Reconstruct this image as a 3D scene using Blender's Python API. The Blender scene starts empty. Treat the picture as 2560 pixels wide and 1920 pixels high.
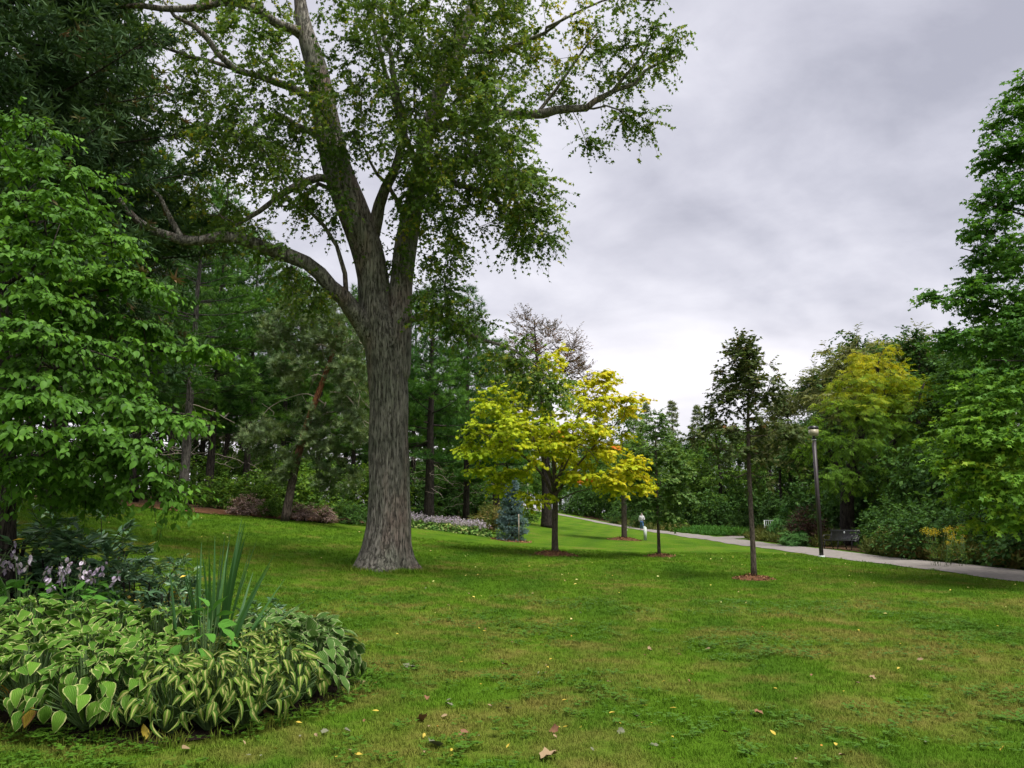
import bpy, math, random
import numpy as np
from mathutils import Vector, noise as mnoise

# ------------------------------------------------------------------ camera, sky, sun, exposure
SC = bpy.context.scene
COL = SC.collection
R = math.radians
CAMH, PITCH, F = 1.6, R(9.7), 1934.0          # eye height, upward pitch, focal length in photo pixels (2560 wide)
cam = bpy.data.cameras.new('camera'); camo = bpy.data.objects.new('camera', cam); COL.objects.link(camo)
cam.sensor_width = 36.0; cam.lens = 36.0 * F / 2560.0; cam.clip_end = 3000; cam.clip_start = 0.05
camo.location = (0, 0, CAMH); camo.rotation_euler = (R(90) + PITCH, 0, 0)
SC.camera = camo
SC.render.engine = 'CYCLES'
cy = SC.cycles
cy.max_bounces = 4; cy.diffuse_bounces = 2; cy.glossy_bounces = 2; cy.transmission_bounces = 3
cy.transparent_max_bounces = 4; cy.caustics_reflective = False; cy.caustics_refractive = False
cy.use_denoising = True; cy.use_adaptive_sampling = True; cy.adaptive_threshold = 0.02
SC.view_settings.view_transform = 'Standard'; SC.view_settings.look = 'None'
SC.view_settings.gamma = 1.0; SC.view_settings.use_curve_mapping = False
SC.view_settings.exposure = 2.1
SUN_EL, SUN_AZ = R(67), R(128)                # soft overcast light from behind the camera, to the right
SUN_DIR = Vector((math.sin(SUN_AZ) * math.cos(SUN_EL), math.cos(SUN_AZ) * math.cos(SUN_EL), math.sin(SUN_EL)))
sl = bpy.data.lights.new('sun', 'SUN'); sl.energy = 1.5; sl.angle = R(32); sl.color = (1.0, 0.965, 0.91)
so = bpy.data.objects.new('sun', sl); COL.objects.link(so)
so.rotation_euler = (-SUN_DIR).to_track_quat('-Z', 'Y').to_euler(); so.location = (0, 0, 60)

def N(nt, t, loc=None, **kw):
    n = nt.nodes.new(t)
    for k, v in kw.items(): setattr(n, k, v)
    return n
def mathn(nt, op, a, b=None, clamp=False):
    n = nt.nodes.new('ShaderNodeMath'); n.operation = op; n.use_clamp = clamp
    for i, v in enumerate((a, b)):
        if v is None: continue
        if isinstance(v, (int, float)): n.inputs[i].default_value = v
        else: nt.links.new(v, n.inputs[i])
    return n.outputs[0]
def mixc(nt, f, a, b, blend='MIX'):
    n = nt.nodes.new('ShaderNodeMix'); n.data_type = 'RGBA'; n.blend_type = blend
    for i, v in ((0, f), (6, a), (7, b)):
        if isinstance(v, (int, float)): n.inputs[i].default_value = v
        elif isinstance(v, (tuple, list)): n.inputs[i].default_value = (*v[:3], 1)
        else: nt.links.new(v, n.inputs[i])
    return n.outputs[2]
def ramp(nt, fac, stops, interp='LINEAR'):
    n = nt.nodes.new('ShaderNodeValToRGB'); cr = n.color_ramp; cr.interpolation = interp
    while len(cr.elements) < len(stops): cr.elements.new(0.5)
    for e, (p, c) in zip(cr.elements, stops):
        e.position = p; e.color = (*c[:3], 1) if isinstance(c, (tuple, list)) else (c, c, c, 1)
    nt.links.new(fac, n.inputs[0]); return n.outputs[0]
def noisen(nt, vec, scale, detail=3, rough=0.55, dist=0.0):
    n = nt.nodes.new('ShaderNodeTexNoise'); n.inputs['Scale'].default_value = scale
    n.inputs['Detail'].default_value = detail; n.inputs['Roughness'].default_value = rough
    n.inputs['Distortion'].default_value = dist
    if vec is not None: nt.links.new(vec, n.inputs['Vector'])
    return n.outputs['Fac']
def vmul(nt, vec, s):
    n = nt.nodes.new('ShaderNodeVectorMath'); n.operation = 'MULTIPLY'
    nt.links.new(vec, n.inputs[0]); n.inputs[1].default_value = s; return n.outputs[0]

wd = bpy.data.worlds.new('World'); SC.world = wd; wd.use_nodes = True
nt = wd.node_tree; nt.nodes.clear()
sky = N(nt, 'ShaderNodeTexSky'); sky.sky_type = 'NISHITA'; sky.sun_disc = False
sky.sun_elevation = SUN_EL; sky.sun_rotation = SUN_AZ; sky.air_density = 1.0; sky.dust_density = 3.0
tc = N(nt, 'ShaderNodeTexCoord')
sep = N(nt, 'ShaderNodeSeparateXYZ'); nt.links.new(tc.outputs['Generated'], sep.inputs[0])
zz = mathn(nt, 'ADD', mathn(nt, 'MAXIMUM', sep.outputs[2], 0.0), 0.30)
cmb = N(nt, 'ShaderNodeCombineXYZ')
nt.links.new(mathn(nt, 'DIVIDE', sep.outputs[0], zz), cmb.inputs[0])
nt.links.new(mathn(nt, 'DIVIDE', sep.outputs[1], zz), cmb.inputs[1])
rot = N(nt, 'ShaderNodeMapping'); rot.inputs['Rotation'].default_value = (0, 0, R(24)); rot.inputs['Scale'].default_value = (1.15, 1.3, 1)
rot.inputs['Location'].default_value = (17.49, 7.07, 5.2)
nt.links.new(cmb.outputs[0], rot.inputs[0])
n1 = noisen(nt, rot.outputs[0], 0.85, 4, 0.5, 0.5)
n2 = noisen(nt, rot.outputs[0], 2.9, 6, 0.56, 0.2)
cl = mathn(nt, 'ADD', mathn(nt, 'MULTIPLY', n1, 0.66), mathn(nt, 'MULTIPLY', n2, 0.34))
ccol = ramp(nt, cl, [(0.37, (1.08, 1.07, 1.24)), (0.45, (1.46, 1.44, 1.62)), (0.53, (1.86, 1.83, 2.00)), (0.61, (2.30, 2.25, 2.38))])
hz = ramp(nt, sep.outputs[2], [(0.0, 1.0), (0.13, 0.9), (0.26, 0.28), (0.45, 0.0)])
lift = mathn(nt, 'MULTIPLY', hz, ramp(nt, n1, [(0.38, 0.10), (0.56, 0.85)]))
ccol = mixc(nt, lift, ccol, (2.75, 2.62, 2.70))
allc = mixc(nt, 0.95, sky.outputs[0], ccol)
bg = N(nt, 'ShaderNodeBackground'); bg.inputs[1].default_value = 0.1
nt.links.new(allc, bg.inputs[0])
wo = N(nt, 'ShaderNodeOutputWorld'); nt.links.new(bg.outputs[0], wo.inputs[0])

# ------------------------------------------------------------------ layout helpers
rng = np.random.default_rng(11)
cP, sP = math.cos(PITCH), math.sin(PITCH)
K = 2560 / 2212.0
def terr(x, y):
    x = np.asarray(x, float); y = np.asarray(y, float)
    u = -0.97 * x + 0.24 * y
    z = 0.15 * 3.0 * np.logaddexp(0, (u - 8) / 3.0)
    z = 3.4 * np.tanh(z / 3.4)
    z = z + 0.45 * np.exp(-(((x - 2) / 26) ** 2 + ((y - 140) / 34) ** 2))
    z = z + 0.03 * np.sin(x * 0.7 + 1.3) * np.sin(y * 0.45) + 0.015 * np.sin(x * 2.1) * np.sin(y * 1.7 + 0.5)
    return z
def T(x, y): return float(terr(x, y))
def W(px, py, Y):
    d = np.array([(px - 1280) / F, cP - sP * (960 - py) / F, sP + cP * (960 - py) / F])
    return np.array([0, 0, CAMH]) + d * (Y / d[1])
def G(px, Y):
    """ground point that stands at photo column px and distance Y"""
    x = (px - 1280) / F * Y
    for _ in range(4):
        z = T(x, Y); x = (px - 1280) / F * (Y * cP + (z - CAMH) * sP)
    return np.array([x, Y, T(x, Y)])

# ------------------------------------------------------------------ mesh helpers
def norm(v): return v / np.maximum(np.linalg.norm(v, axis=-1, keepdims=True), 1e-9)
class Buf:
    def __init__(s): s.V = []; s.F3 = []; s.F4 = []; s.n = 0; s.t = []
    def add(s, V, F3=None, F4=None, tint=None):
        V = np.asarray(V, float).reshape(-1, 3)
        if F3 is not None and len(F3): s.F3.append(np.asarray(F3, int).reshape(-1, 3) + s.n)
        if F4 is not None and len(F4): s.F4.append(np.asarray(F4, int).reshape(-1, 4) + s.n)
        s.t.append(np.full(len(V), 0.5) if tint is None else np.broadcast_to(np.asarray(tint, float), (len(V),)))
        s.V.append(V); s.n += len(V)
    def arrays(s):
        V = np.concatenate(s.V) if s.V else np.zeros((0, 3))
        return V, (np.concatenate(s.F3) if s.F3 else np.zeros((0, 3), int)), (np.concatenate(s.F4) if s.F4 else np.zeros((0, 4), int)), (np.concatenate(s.t) if s.t else np.zeros(0))
    def tris(s): return sum(len(f) for f in s.F3) + 2 * sum(len(f) for f in s.F4)
    def mesh(s, name, mat, smooth=False, uv=None, off=None):
        V, F3, F4, t = s.arrays()
        if off is not None: V = V - np.asarray(off, float)
        me = bpy.data.meshes.new(name)
        n3, n4 = len(F3), len(F4)
        me.vertices.add(len(V)); me.vertices.foreach_set('co', V.astype(np.float32).ravel())
        me.loops.add(n3 * 3 + n4 * 4)
        idx = np.concatenate([F3.ravel(), F4.ravel()]).astype(np.int32)
        me.loops.foreach_set('vertex_index', idx)
        me.polygons.add(n3 + n4)
        st = np.concatenate([np.arange(n3) * 3, n3 * 3 + np.arange(n4) * 4]).astype(np.int32)
        me.polygons.foreach_set('loop_start', st)
        if smooth: me.polygons.foreach_set('use_smooth', np.ones(n3 + n4, bool))
        a = me.attributes.new('tint', 'FLOAT', 'POINT'); a.data.foreach_set('value', t.astype(np.float32))
        if uv is not None:
            ul = me.uv_layers.new(name='UVMap'); ul.data.foreach_set('uv', np.asarray(uv, np.float32)[idx].ravel())
        me.update(calc_edges=True); me.validate()
        if mat is not None: me.materials.append(mat)
        return me
    def build(s, name, mat, parent=None, smooth=False, loc=None, off=None):
        return link(name, s.mesh(name, mat, smooth, off=off), parent, loc)
def link(name, me, parent=None, loc=None):
    o = bpy.data.objects.new(name, me); COL.objects.link(o)
    if parent is not None: o.parent = parent
    if loc is not None: o.location = loc
    return o
def tag(o, label=None, cat=None, group=None, kind=None):
    if label: o['label'] = label
    if cat: o['category'] = cat
    if group: o['group'] = group
    if kind: o['kind'] = kind
    return o
def empty(name, loc, label=None, cat=None, group=None, rz=0.0):
    o = bpy.data.objects.new(name, None); COL.objects.link(o); o.location = loc; o.rotation_euler = (0, 0, rz)
    o.empty_display_size = 0.2
    return tag(o, label, cat, group)
def copy_tree(root, loc, rz, scale, label=None, group=None):
    c = root.copy(); COL.objects.link(c); c.location = loc; c.rotation_euler = (0, 0, rz)
    c.scale = (scale, scale, scale) if np.isscalar(scale) else scale
    if label: c['label'] = label
    if group: c['group'] = group
    for ch in list(root.children):
        d = ch.copy(); COL.objects.link(d); d.parent = c
        for g in list(ch.children):
            e = g.copy(); COL.objects.link(e); e.parent = d
    return c
def boxarr(c, s, rot=None):
    c = np.asarray(c, float); h = np.asarray(s, float) / 2
    V = np.array([[x, y, z] for x in (-1, 1) for y in (-1, 1) for z in (-1, 1)]) * h
    if rot is not None: V = V @ np.asarray(rot).T
    return V + c, np.array([[0, 1, 3, 2], [4, 6, 7, 5], [0, 4, 5, 1], [2, 3, 7, 6], [0, 2, 6, 4], [1, 5, 7, 3]])
def rotz(a): c, s = math.cos(a), math.sin(a); return np.array([[c, -s, 0], [s, c, 0], [0, 0, 1]])
def rotx(a): c, s = math.cos(a), math.sin(a); return np.array([[1, 0, 0], [0, c, -s], [0, s, c]])
def roty(a): c, s = math.cos(a), math.sin(a); return np.array([[c, 0, s], [0, 1, 0], [-s, 0, c]])
def box(buf, c, s, rot=None): V, F4 = boxarr(c, s, rot); buf.add(V, F4=F4)
def tube(buf, P, r, n=6, cap=True, tint=None):
    P = np.asarray(P, float); r = np.broadcast_to(np.asarray(r, float), (len(P),))
    t = np.gradient(P, axis=0); t = norm(t)
    ref = np.array([0, 0, 1.0]) if abs(t[0][2]) < 0.9 else np.array([1.0, 0, 0])
    u = norm(np.cross(t[0], ref)); us = []
    for i in range(len(P)):
        u = u - t[i] * np.dot(u, t[i]); u = u / max(np.linalg.norm(u), 1e-9); us.append(u)
    us = np.array(us); vs = np.cross(t, us)
    a = np.arange(n) * 2 * math.pi / n
    ring = us[:, None] * np.cos(a)[None, :, None] + vs[:, None] * np.sin(a)[None, :, None]
    V = P[:, None] + ring * r[:, None, None]
    m = len(P); i = np.arange(m - 1)[:, None] * n; j = np.arange(n)[None]; k = (j + 1) % n
    F4 = np.stack([i + j, i + k, i + n + k, i + n + j], -1).reshape(-1, 4)
    V = V.reshape(-1, 3); F3 = None
    if cap:
        V = np.concatenate([V, P[:1], P[-1:]]); b = m * n
        F3 = np.concatenate([np.stack([np.full(n, b), (np.arange(n) + 1) % n, np.arange(n)], -1),
                             np.stack([np.full(n, b + 1), (m - 1) * n + np.arange(n), (m - 1) * n + (np.arange(n) + 1) % n], -1)])
    buf.add(V, F3, F4, tint)
def catmull(P, per):
    P = np.asarray(P, float); out = []
    E = np.concatenate([2 * P[:1] - P[1:2], P, 2 * P[-1:] - P[-2:-1]])
    for i in range(1, len(E) - 2):
        L = np.linalg.norm(E[i + 1][:3] - E[i][:3]); k = max(1, int(L / per))
        for q in range(k):
            t = q / k; a, b, c, d = E[i - 1], E[i], E[i + 1], E[i + 2]
            out.append(0.5 * (2 * b + (c - a) * t + (2 * a - 5 * b + 4 * c - d) * t * t + (3 * b - a - 3 * c + d) * t ** 3))
    out.append(P[-1]); return np.array(out)

# ------------------------------------------------------------------ materials
def newmat(name):
    m = bpy.data.materials.new(name); m.use_nodes = True; nt = m.node_tree; nt.nodes.clear()
    o = N(nt, 'ShaderNodeOutputMaterial'); return m, nt, o
def plain(name, col, rough=0.6, spec=0.4, metal=0.0, nscale=30, namt=0.25, bump=0.0):
    m, nt, o = newmat(name)
    b = N(nt, 'ShaderNodeBsdfPrincipled'); b.inputs['Roughness'].default_value = rough
    b.inputs['Specular IOR Level'].default_value = spec; b.inputs['Metallic'].default_value = metal
    tcn = N(nt, 'ShaderNodeTexCoord'); f = noisen(nt, tcn.outputs['Object'], nscale, 4)
    c = mixc(nt, f, tuple(x * (1 - namt) for x in col), tuple(min(1, x * (1 + namt)) for x in col))
    nt.links.new(c, b.inputs['Base Color'])
    if bump:
        bn = N(nt, 'ShaderNodeBump'); bn.inputs['Strength'].default_value = bump; nt.links.new(f, bn.inputs['Height']); nt.links.new(bn.outputs[0], b.inputs['Normal'])
    nt.links.new(b.outputs[0], o.inputs[0]); return m
def leafmat(name, stops, trans=0.3, rough=0.5, spec=0.07, tcol=1.25, patch=0.12, gain=1.4):
    """leaf colours spread by the per-leaf 'tint' value; some light passes through the blade"""
    m, nt, o = newmat(name)
    at = N(nt, 'ShaderNodeAttribute', attribute_name='tint')
    oi = N(nt, 'ShaderNodeObjectInfo')
    ge = N(nt, 'ShaderNodeNewGeometry')
    nz = noisen(nt, ge.outputs['Position'], 0.9, 2)
    f = mathn(nt, 'ADD', at.outputs['Fac'], mathn(nt, 'MULTIPLY', mathn(nt, 'SUBTRACT', nz, 0.5), patch * 4))
    f = mathn(nt, 'ADD', f, mathn(nt, 'MULTIPLY', mathn(nt, 'SUBTRACT', oi.outputs['Random'], 0.5), 0.22), clamp=True)
    c = ramp(nt, f, [(p_, tuple(min(.75, x * gain) for x in c_)) for p_, c_ in stops])
    b = N(nt, 'ShaderNodeBsdfPrincipled'); b.inputs['Roughness'].default_value = rough; b.inputs['Specular IOR Level'].default_value = spec
    nt.links.new(c, b.inputs['Base Color'])
    t = N(nt, 'ShaderNodeBsdfTranslucent'); tcn = mixc(nt, 1.0, c, (tcol * 1.05, tcol, tcol * 0.5), 'MULTIPLY'); nt.links.new(tcn, t.inputs[0])
    mx = N(nt, 'ShaderNodeMixShader'); mx.inputs[0].default_value = trans
    nt.links.new(b.outputs[0], mx.inputs[1]); nt.links.new(t.outputs[0], mx.inputs[2]); nt.links.new(mx.outputs[0], o.inputs[0])
    return m
def barkmat(name, c1, c2, c3=None, zs=0.14, scale=9.0, bump=0.9, moss=None, topcol=None, topz=(3, 6)):
    m, nt, o = newmat(name)
    tcn = N(nt, 'ShaderNodeTexCoord'); v = vmul(nt, tcn.outputs['Object'], (1, 1, zs))
    f1 = noisen(nt, v, scale, 6, 0.62, 0.6)
    v2 = vmul(nt, tcn.outputs['Object'], (1, 1, zs * .55))
    rdg = mathn(nt, 'ABSOLUTE', mathn(nt, 'SUBTRACT', noisen(nt, v2, scale * 1.7, 4, 0.6, 0.9), 0.5))
    v3 = vmul(nt, tcn.outputs['Object'], (1, 1, zs * 2.2)); brk = noisen(nt, v3, scale * 1.3, 3, 0.6)
    crack = mathn(nt, 'ADD', ramp(nt, rdg, [(0.0, 0.0), (0.05, 0.5), (0.15, 1.0)]), ramp(nt, brk, [(0.40, 0.0), (0.62, 0.7)]), clamp=True)
    c = mixc(nt, ramp(nt, f1, [(0.32, 0.0), (0.66, 1.0)]), c1, c2)
    if c3:
        big = noisen(nt, vmul(nt, tcn.outputs['Object'], (1, 1, 0.22)), 1.6, 3)
        c = mixc(nt, ramp(nt, big, [(0.52, 0.0), (0.66, 0.85)]), c, c3)
    if moss:
        mo = noisen(nt, tcn.outputs['Object'], 1.1, 4)
        c = mixc(nt, ramp(nt, mo, [(0.45, 0.0), (0.65, 0.7)]), c, moss)
    if topcol:
        sp = N(nt, 'ShaderNodeSeparateXYZ'); nt.links.new(tcn.outputs['Object'], sp.inputs[0])
        mr = N(nt, 'ShaderNodeMapRange'); mr.inputs[1].default_value = topz[0]; mr.inputs[2].default_value = topz[1]
        nt.links.new(sp.outputs[2], mr.inputs[0]); c = mixc(nt, mr.outputs[0], c, topcol)
    c = mixc(nt, mathn(nt, 'SUBTRACT', 1.0, crack), c, tuple(x * 0.20 for x in c1))
    b = N(nt, 'ShaderNodeBsdfPrincipled'); b.inputs['Roughness'].default_value = 0.9; b.inputs['Specular IOR Level'].default_value = 0.15
    nt.links.new(c, b.inputs['Base Color'])
    h = mathn(nt, 'ADD', mathn(nt, 'MULTIPLY', f1, 0.6), mathn(nt, 'MULTIPLY', crack, 0.7))
    bn = N(nt, 'ShaderNodeBump'); bn.inputs['Strength'].default_value = bump; bn.inputs['Distance'].default_value = 0.05
    nt.links.new(h, bn.inputs['Height']); nt.links.new(bn.outputs[0], b.inputs['Normal'])
    nt.links.new(b.outputs[0], o.inputs[0]); return m

def lawn_group():
    g = bpy.data.node_groups.new('lawn_colour', 'ShaderNodeTree')
    g.interface.new_socket('Color', in_out='OUTPUT', socket_type='NodeSocketColor')
    go = g.nodes.new('NodeGroupOutput'); ge = g.nodes.new('ShaderNodeNewGeometry'); P = ge.outputs['Position']
    flat = vmul(g, P, (1, 1, 0)); sp = N(g, 'ShaderNodeSeparateXYZ'); g.links.new(P, sp.inputs[0])
    a = noisen(g, flat, 0.32, 4, 0.55, 0.4); b = noisen(g, flat, 1.15, 5, 0.62, 0.3); c = noisen(g, flat, 6.0, 4, 0.6)
    green = mixc(g, ramp(g, a, [(0.36, 0.0), (0.62, 1.0)]), (0.056, 0.124, 0.010), (0.096, 0.178, 0.013))
    green = mixc(g, ramp(g, c, [(0.35, 0.0), (0.65, 0.55)]), green, (0.042, 0.098, 0.008))
    # mown bands running away from the path
    wv = mathn(g, 'SINE', mathn(g, 'ADD', mathn(g, 'MULTIPLY', sp.outputs[0], 3.6), mathn(g, 'MULTIPLY', sp.outputs[1], -0.55)))
    green = mixc(g, mathn(g, 'MULTIPLY', mathn(g, 'ADD', wv, 1.0), 0.13), green, (0.112, 0.212, 0.009))
    # worn, dry turf: strongest near the bed and along the open foreground
    mr = N(g, 'ShaderNodeMapRange'); mr.inputs[1].default_value = 10; mr.inputs[2].default_value = 26; mr.inputs[3].default_value = 0.075; mr.inputs[4].default_value = 0.0
    g.links.new(sp.outputs[1], mr.inputs[0])
    dr = mathn(g, 'ADD', mathn(g, 'ADD', mathn(g, 'MULTIPLY', b, 0.6), mathn(g, 'MULTIPLY', a, 0.4)), mr.outputs[0])
    dry = ramp(g, dr, [(0.528, 0.0), (0.67, 0.75)])
    tan = mixc(g, c, (0.15, 0.130, 0.032), (0.22, 0.175, 0.052))
    out = mixc(g, dry, green, tan)
    g.links.new(out, go.inputs[0]); return g
LG = lawn_group()
def lawnmat():
    m, nt, o = newmat('lawn')
    gn = nt.nodes.new('ShaderNodeGroup'); gn.node_tree = LG
    ge = N(nt, 'ShaderNodeNewGeometry')
    f = noisen(nt, ge.outputs['Position'], 55, 3, 0.7); f2 = noisen(nt, ge.outputs['Position'], 14, 3, 0.7)
    c = mixc(nt, 1.0, gn.outputs[0], ramp(nt, f, [(0.25, 0.55), (0.75, 1.25)]), 'MULTIPLY')
    b = N(nt, 'ShaderNodeBsdfPrincipled'); b.inputs['Roughness'].default_value = 0.9; b.inputs['Specular IOR Level'].default_value = 0.02
    nt.links.new(c, b.inputs['Base Color'])
    bn = N(nt, 'ShaderNodeBump'); bn.inputs['Strength'].default_value = 0.7; bn.inputs['Distance'].default_value = 0.06
    nt.links.new(mathn(nt, 'ADD', f, f2), bn.inputs['Height']); nt.links.new(bn.outputs[0], b.inputs['Normal'])
    nt.links.new(b.outputs[0], o.inputs[0]); return m
def grassmat():
    m, nt, o = newmat('grass_blade')
    gn = nt.nodes.new('ShaderNodeGroup'); gn.node_tree = LG
    oi = N(nt, 'ShaderNodeObjectInfo'); at = N(nt, 'ShaderNodeAttribute', attribute_name='tint')
    k = mathn(nt, 'ADD', mathn(nt, 'MULTIPLY', oi.outputs['Random'], 0.7), mathn(nt, 'MULTIPLY', at.outputs['Fac'], 0.9))
    c = mixc(nt, 1.0, gn.outputs[0], ramp(nt, k, [(0.2, 0.75), (1.0, 1.45)]), 'MULTIPLY')
    b = N(nt, 'ShaderNodeBsdfPrincipled'); b.inputs['Roughness'].default_value = 0.6; b.inputs['Specular IOR Level'].default_value = 0.03
    nt.links.new(c, b.inputs['Base Color'])
    t = N(nt, 'ShaderNodeBsdfTranslucent'); nt.links.new(c, t.inputs[0])
    mx = N(nt, 'ShaderNodeMixShader'); mx.inputs[0].default_value = 0.3
    nt.links.new(b.outputs[0], mx.inputs[1]); nt.links.new(t.outputs[0], mx.inputs[2]); nt.links.new(mx.outputs[0], o.inputs[0]); return m
def soilmat(name, c1, c2, scale=25, bump=0.8):
    m, nt, o = newmat(name); ge = N(nt, 'ShaderNodeNewGeometry')
    f = noisen(nt, ge.outputs['Position'], scale, 5, 0.7); g2 = noisen(nt, ge.outputs['Position'], scale * 0.08, 3)
    c = mixc(nt, f, c1, c2); c = mixc(nt, ramp(nt, g2, [(0.35, 0.0), (0.7, 0.6)]), c, tuple(x * 0.6 for x in c1))
    b = N(nt, 'ShaderNodeBsdfPrincipled'); b.inputs['Roughness'].default_value = 0.95; b.inputs['Specular IOR Level'].default_value = 0.1
    nt.links.new(c, b.inputs['Base Color'])
    bn = N(nt, 'ShaderNodeBump'); bn.inputs['Strength'].default_value = bump; bn.inputs['Distance'].default_value = 0.05
    nt.links.new(f, bn.inputs['Height']); nt.links.new(bn.outputs[0], b.inputs['Normal']); nt.links.new(b.outputs[0], o.inputs[0]); return m
def hostamat(name, inner1, inner2, rim, mode='edge', lo=0.62, hi=0.80):
    """variegated leaf: u runs along the blade, v across (0.5 = midrib)"""
    m, nt, o = newmat(name)
    uv = N(nt, 'ShaderNodeUVMap'); sp = N(nt, 'ShaderNodeSeparateXYZ'); nt.links.new(uv.outputs[0], sp.inputs[0])
    oi = N(nt, 'ShaderNodeObjectInfo'); ge = N(nt, 'ShaderNodeNewGeometry')
    v = mathn(nt, 'ABSOLUTE', mathn(nt, 'SUBTRACT', mathn(nt, 'MULTIPLY', sp.outputs[1], 2.0), 1.0))
    nz = noisen(nt, ge.outputs['Position'], 26, 3, 0.6)
    e = mathn(nt, 'ADD', v, mathn(nt, 'MULTIPLY', mathn(nt, 'SUBTRACT', nz, 0.5), 0.8))
    inn = mixc(nt, oi.outputs['Random'], inner1, inner2)
    vein = mathn(nt, 'SINE', mathn(nt, 'ADD', mathn(nt, 'MULTIPLY', v, 24.0), mathn(nt, 'MULTIPLY', sp.outputs[0], 4.0)))
    inn = mixc(nt, mathn(nt, 'MULTIPLY', mathn(nt, 'ADD', vein, 1.0), 0.10), inn, tuple(x * 1.7 for x in inner2))
    mk = ramp(nt, e, [(lo, 0.0), (hi, 1.0)])
    if mode == 'centre': mk = mathn(nt, 'SUBTRACT', 1.0, mk)
    c = mixc(nt, mk, inn, rim)
    b = N(nt, 'ShaderNodeBsdfPrincipled'); b.inputs['Roughness'].default_value = 0.55; b.inputs['Specular IOR Level'].default_value = 0.09
    nt.links.new(c, b.inputs['Base Color'])
    bn = N(nt, 'ShaderNodeBump'); bn.inputs['Strength'].default_value = 0.5; bn.inputs['Distance'].default_value = 0.006
    nt.links.new(vein, bn.inputs['Height']); nt.links.new(bn.outputs[0], b.inputs['Normal'])
    t = N(nt, 'ShaderNodeBsdfTranslucent'); nt.links.new(c, t.inputs[0])
    mx = N(nt, 'ShaderNodeMixShader'); mx.inputs[0].default_value = 0.22
    nt.links.new(b.outputs[0], mx.inputs[1]); nt.links.new(t.outputs[0], mx.inputs[2]); nt.links.new(mx.outputs[0], o.inputs[0]); return m

M = {}
M['lawn'] = lawnmat(); M['blade'] = grassmat()
M['asphalt'] = soilmat('path_asphalt', (0.185, 0.168, 0.152), (0.25, 0.226, 0.206), 60, 0.15)
M['litter'] = soilmat('needle_litter', (0.060, 0.038, 0.020), (0.115, 0.070, 0.036), 14)
M['soil'] = soilmat('bed_soil', (0.020, 0.014, 0.010), (0.05, 0.034, 0.024), 40)
M['mulch'] = soilmat('mulch_base', (0.10, 0.045, 0.024), (0.22, 0.11, 0.055), 45)
M['chip'] = leafmat('mulch_chip', [(0.0, (0.08, 0.035, 0.02)), (0.5, (0.20, 0.095, 0.045)), (1.0, (0.36, 0.20, 0.10))], 0.0, 0.9, 0.1, gain=1.0)
M['bark_maple'] = barkmat('bark_maple', (0.125, 0.114, 0.095), (0.330, 0.306, 0.260), (0.230, 0.165, 0.137), moss=(0.178, 0.188, 0.138), scale=12.0)
M['bark_grey'] = barkmat('bark_grey', (0.085, 0.075, 0.066), (0.17, 0.155, 0.14), scale=14)
M['bark_dark'] = barkmat('bark_dark', (0.030, 0.025, 0.021), (0.075, 0.062, 0.052), scale=12)
M['bark_young'] = barkmat('bark_young', (0.085, 0.065, 0.050), (0.16, 0.13, 0.105), scale=30, bump=0.5)
M['bark_scots'] = barkmat('bark_scots', (0.065, 0.050, 0.042), (0.13, 0.10, 0.085), scale=14, topcol=(0.30, 0.125, 0.06), topz=(2.2, 3.8))
M['deadwood'] = plain('dead_wood', (0.34, 0.29, 0.24), 0.85, 0.1)
M['l_maple'] = leafmat('leaf_silver_maple', [(0.0, (0.026, 0.050, 0.012)), (0.45, (0.048, 0.090, 0.016)), (0.85, (0.090, 0.140, 0.020)), (1.0, (0.20, 0.19, 0.02))], 0.34, gain=1.75)
M['l_near'] = leafmat('leaf_near_tree', [(0.0, (0.040, 0.102, 0.014)), (0.5, (0.072, 0.174, 0.020)), (0.9, (0.108, 0.226, 0.026)), (1.0, (0.15, 0.25, 0.03))], 0.30, 0.5, 0.10, gain=1.12)
M['l_yellow'] = leafmat('leaf_yellow_maple', [(0.0, (0.16, 0.27, 0.014)), (0.35, (0.30, 0.35, 0.012)), (0.62, (0.42, 0.36, 0.014)), (0.84, (0.46, 0.25, 0.02)), (0.95, (0.48, 0.16, 0.02)), (1.0, (0.58, 0.07, 0.02))], 0.30, patch=0.05, gain=1.32)
M['l_oak'] = leafmat('leaf_oak', [(0.0, (0.020, 0.058, 0.014)), (0.4, (0.042, 0.105, 0.016)), (0.75, (0.085, 0.165, 0.016)), (1.0, (0.17, 0.215, 0.014))], 0.34, gain=1.9)
M['l_sap'] = leafmat('leaf_young_oak', [(0.0, (0.022, 0.035, 0.012)), (0.5, (0.045, 0.068, 0.018)), (0.9, (0.080, 0.085, 0.030)), (1.0, (0.16, 0.08, 0.03))], 0.25, gain=1.6)
M['l_sapgreen'] = leafmat('leaf_young_tree', [(0.0, (0.028, 0.060, 0.016)), (0.6, (0.055, 0.105, 0.024)), (1.0, (0.11, 0.16, 0.04))], 0.28, gain=1.7)
M['l_locust'] = leafmat('leaf_locust', [(0.0, (0.045, 0.105, 0.016)), (0.45, (0.095, 0.175, 0.016)), (0.72, (0.18, 0.225, 0.014)), (1.0, (0.30, 0.27, 0.012))], 0.34, patch=0.08, gain=1.6)
M['l_willow'] = leafmat('leaf_feathery', [(0.0, (0.055, 0.075, 0.026)), (0.5, (0.095, 0.115, 0.040)), (1.0, (0.15, 0.155, 0.060))], 0.28, gain=1.6)
M['l_dark'] = leafmat('leaf_dark_wood', [(0.0, (0.016, 0.042, 0.012)), (0.5, (0.032, 0.075, 0.016)), (1.0, (0.060, 0.125, 0.022))], 0.28, gain=1.5)
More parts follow.
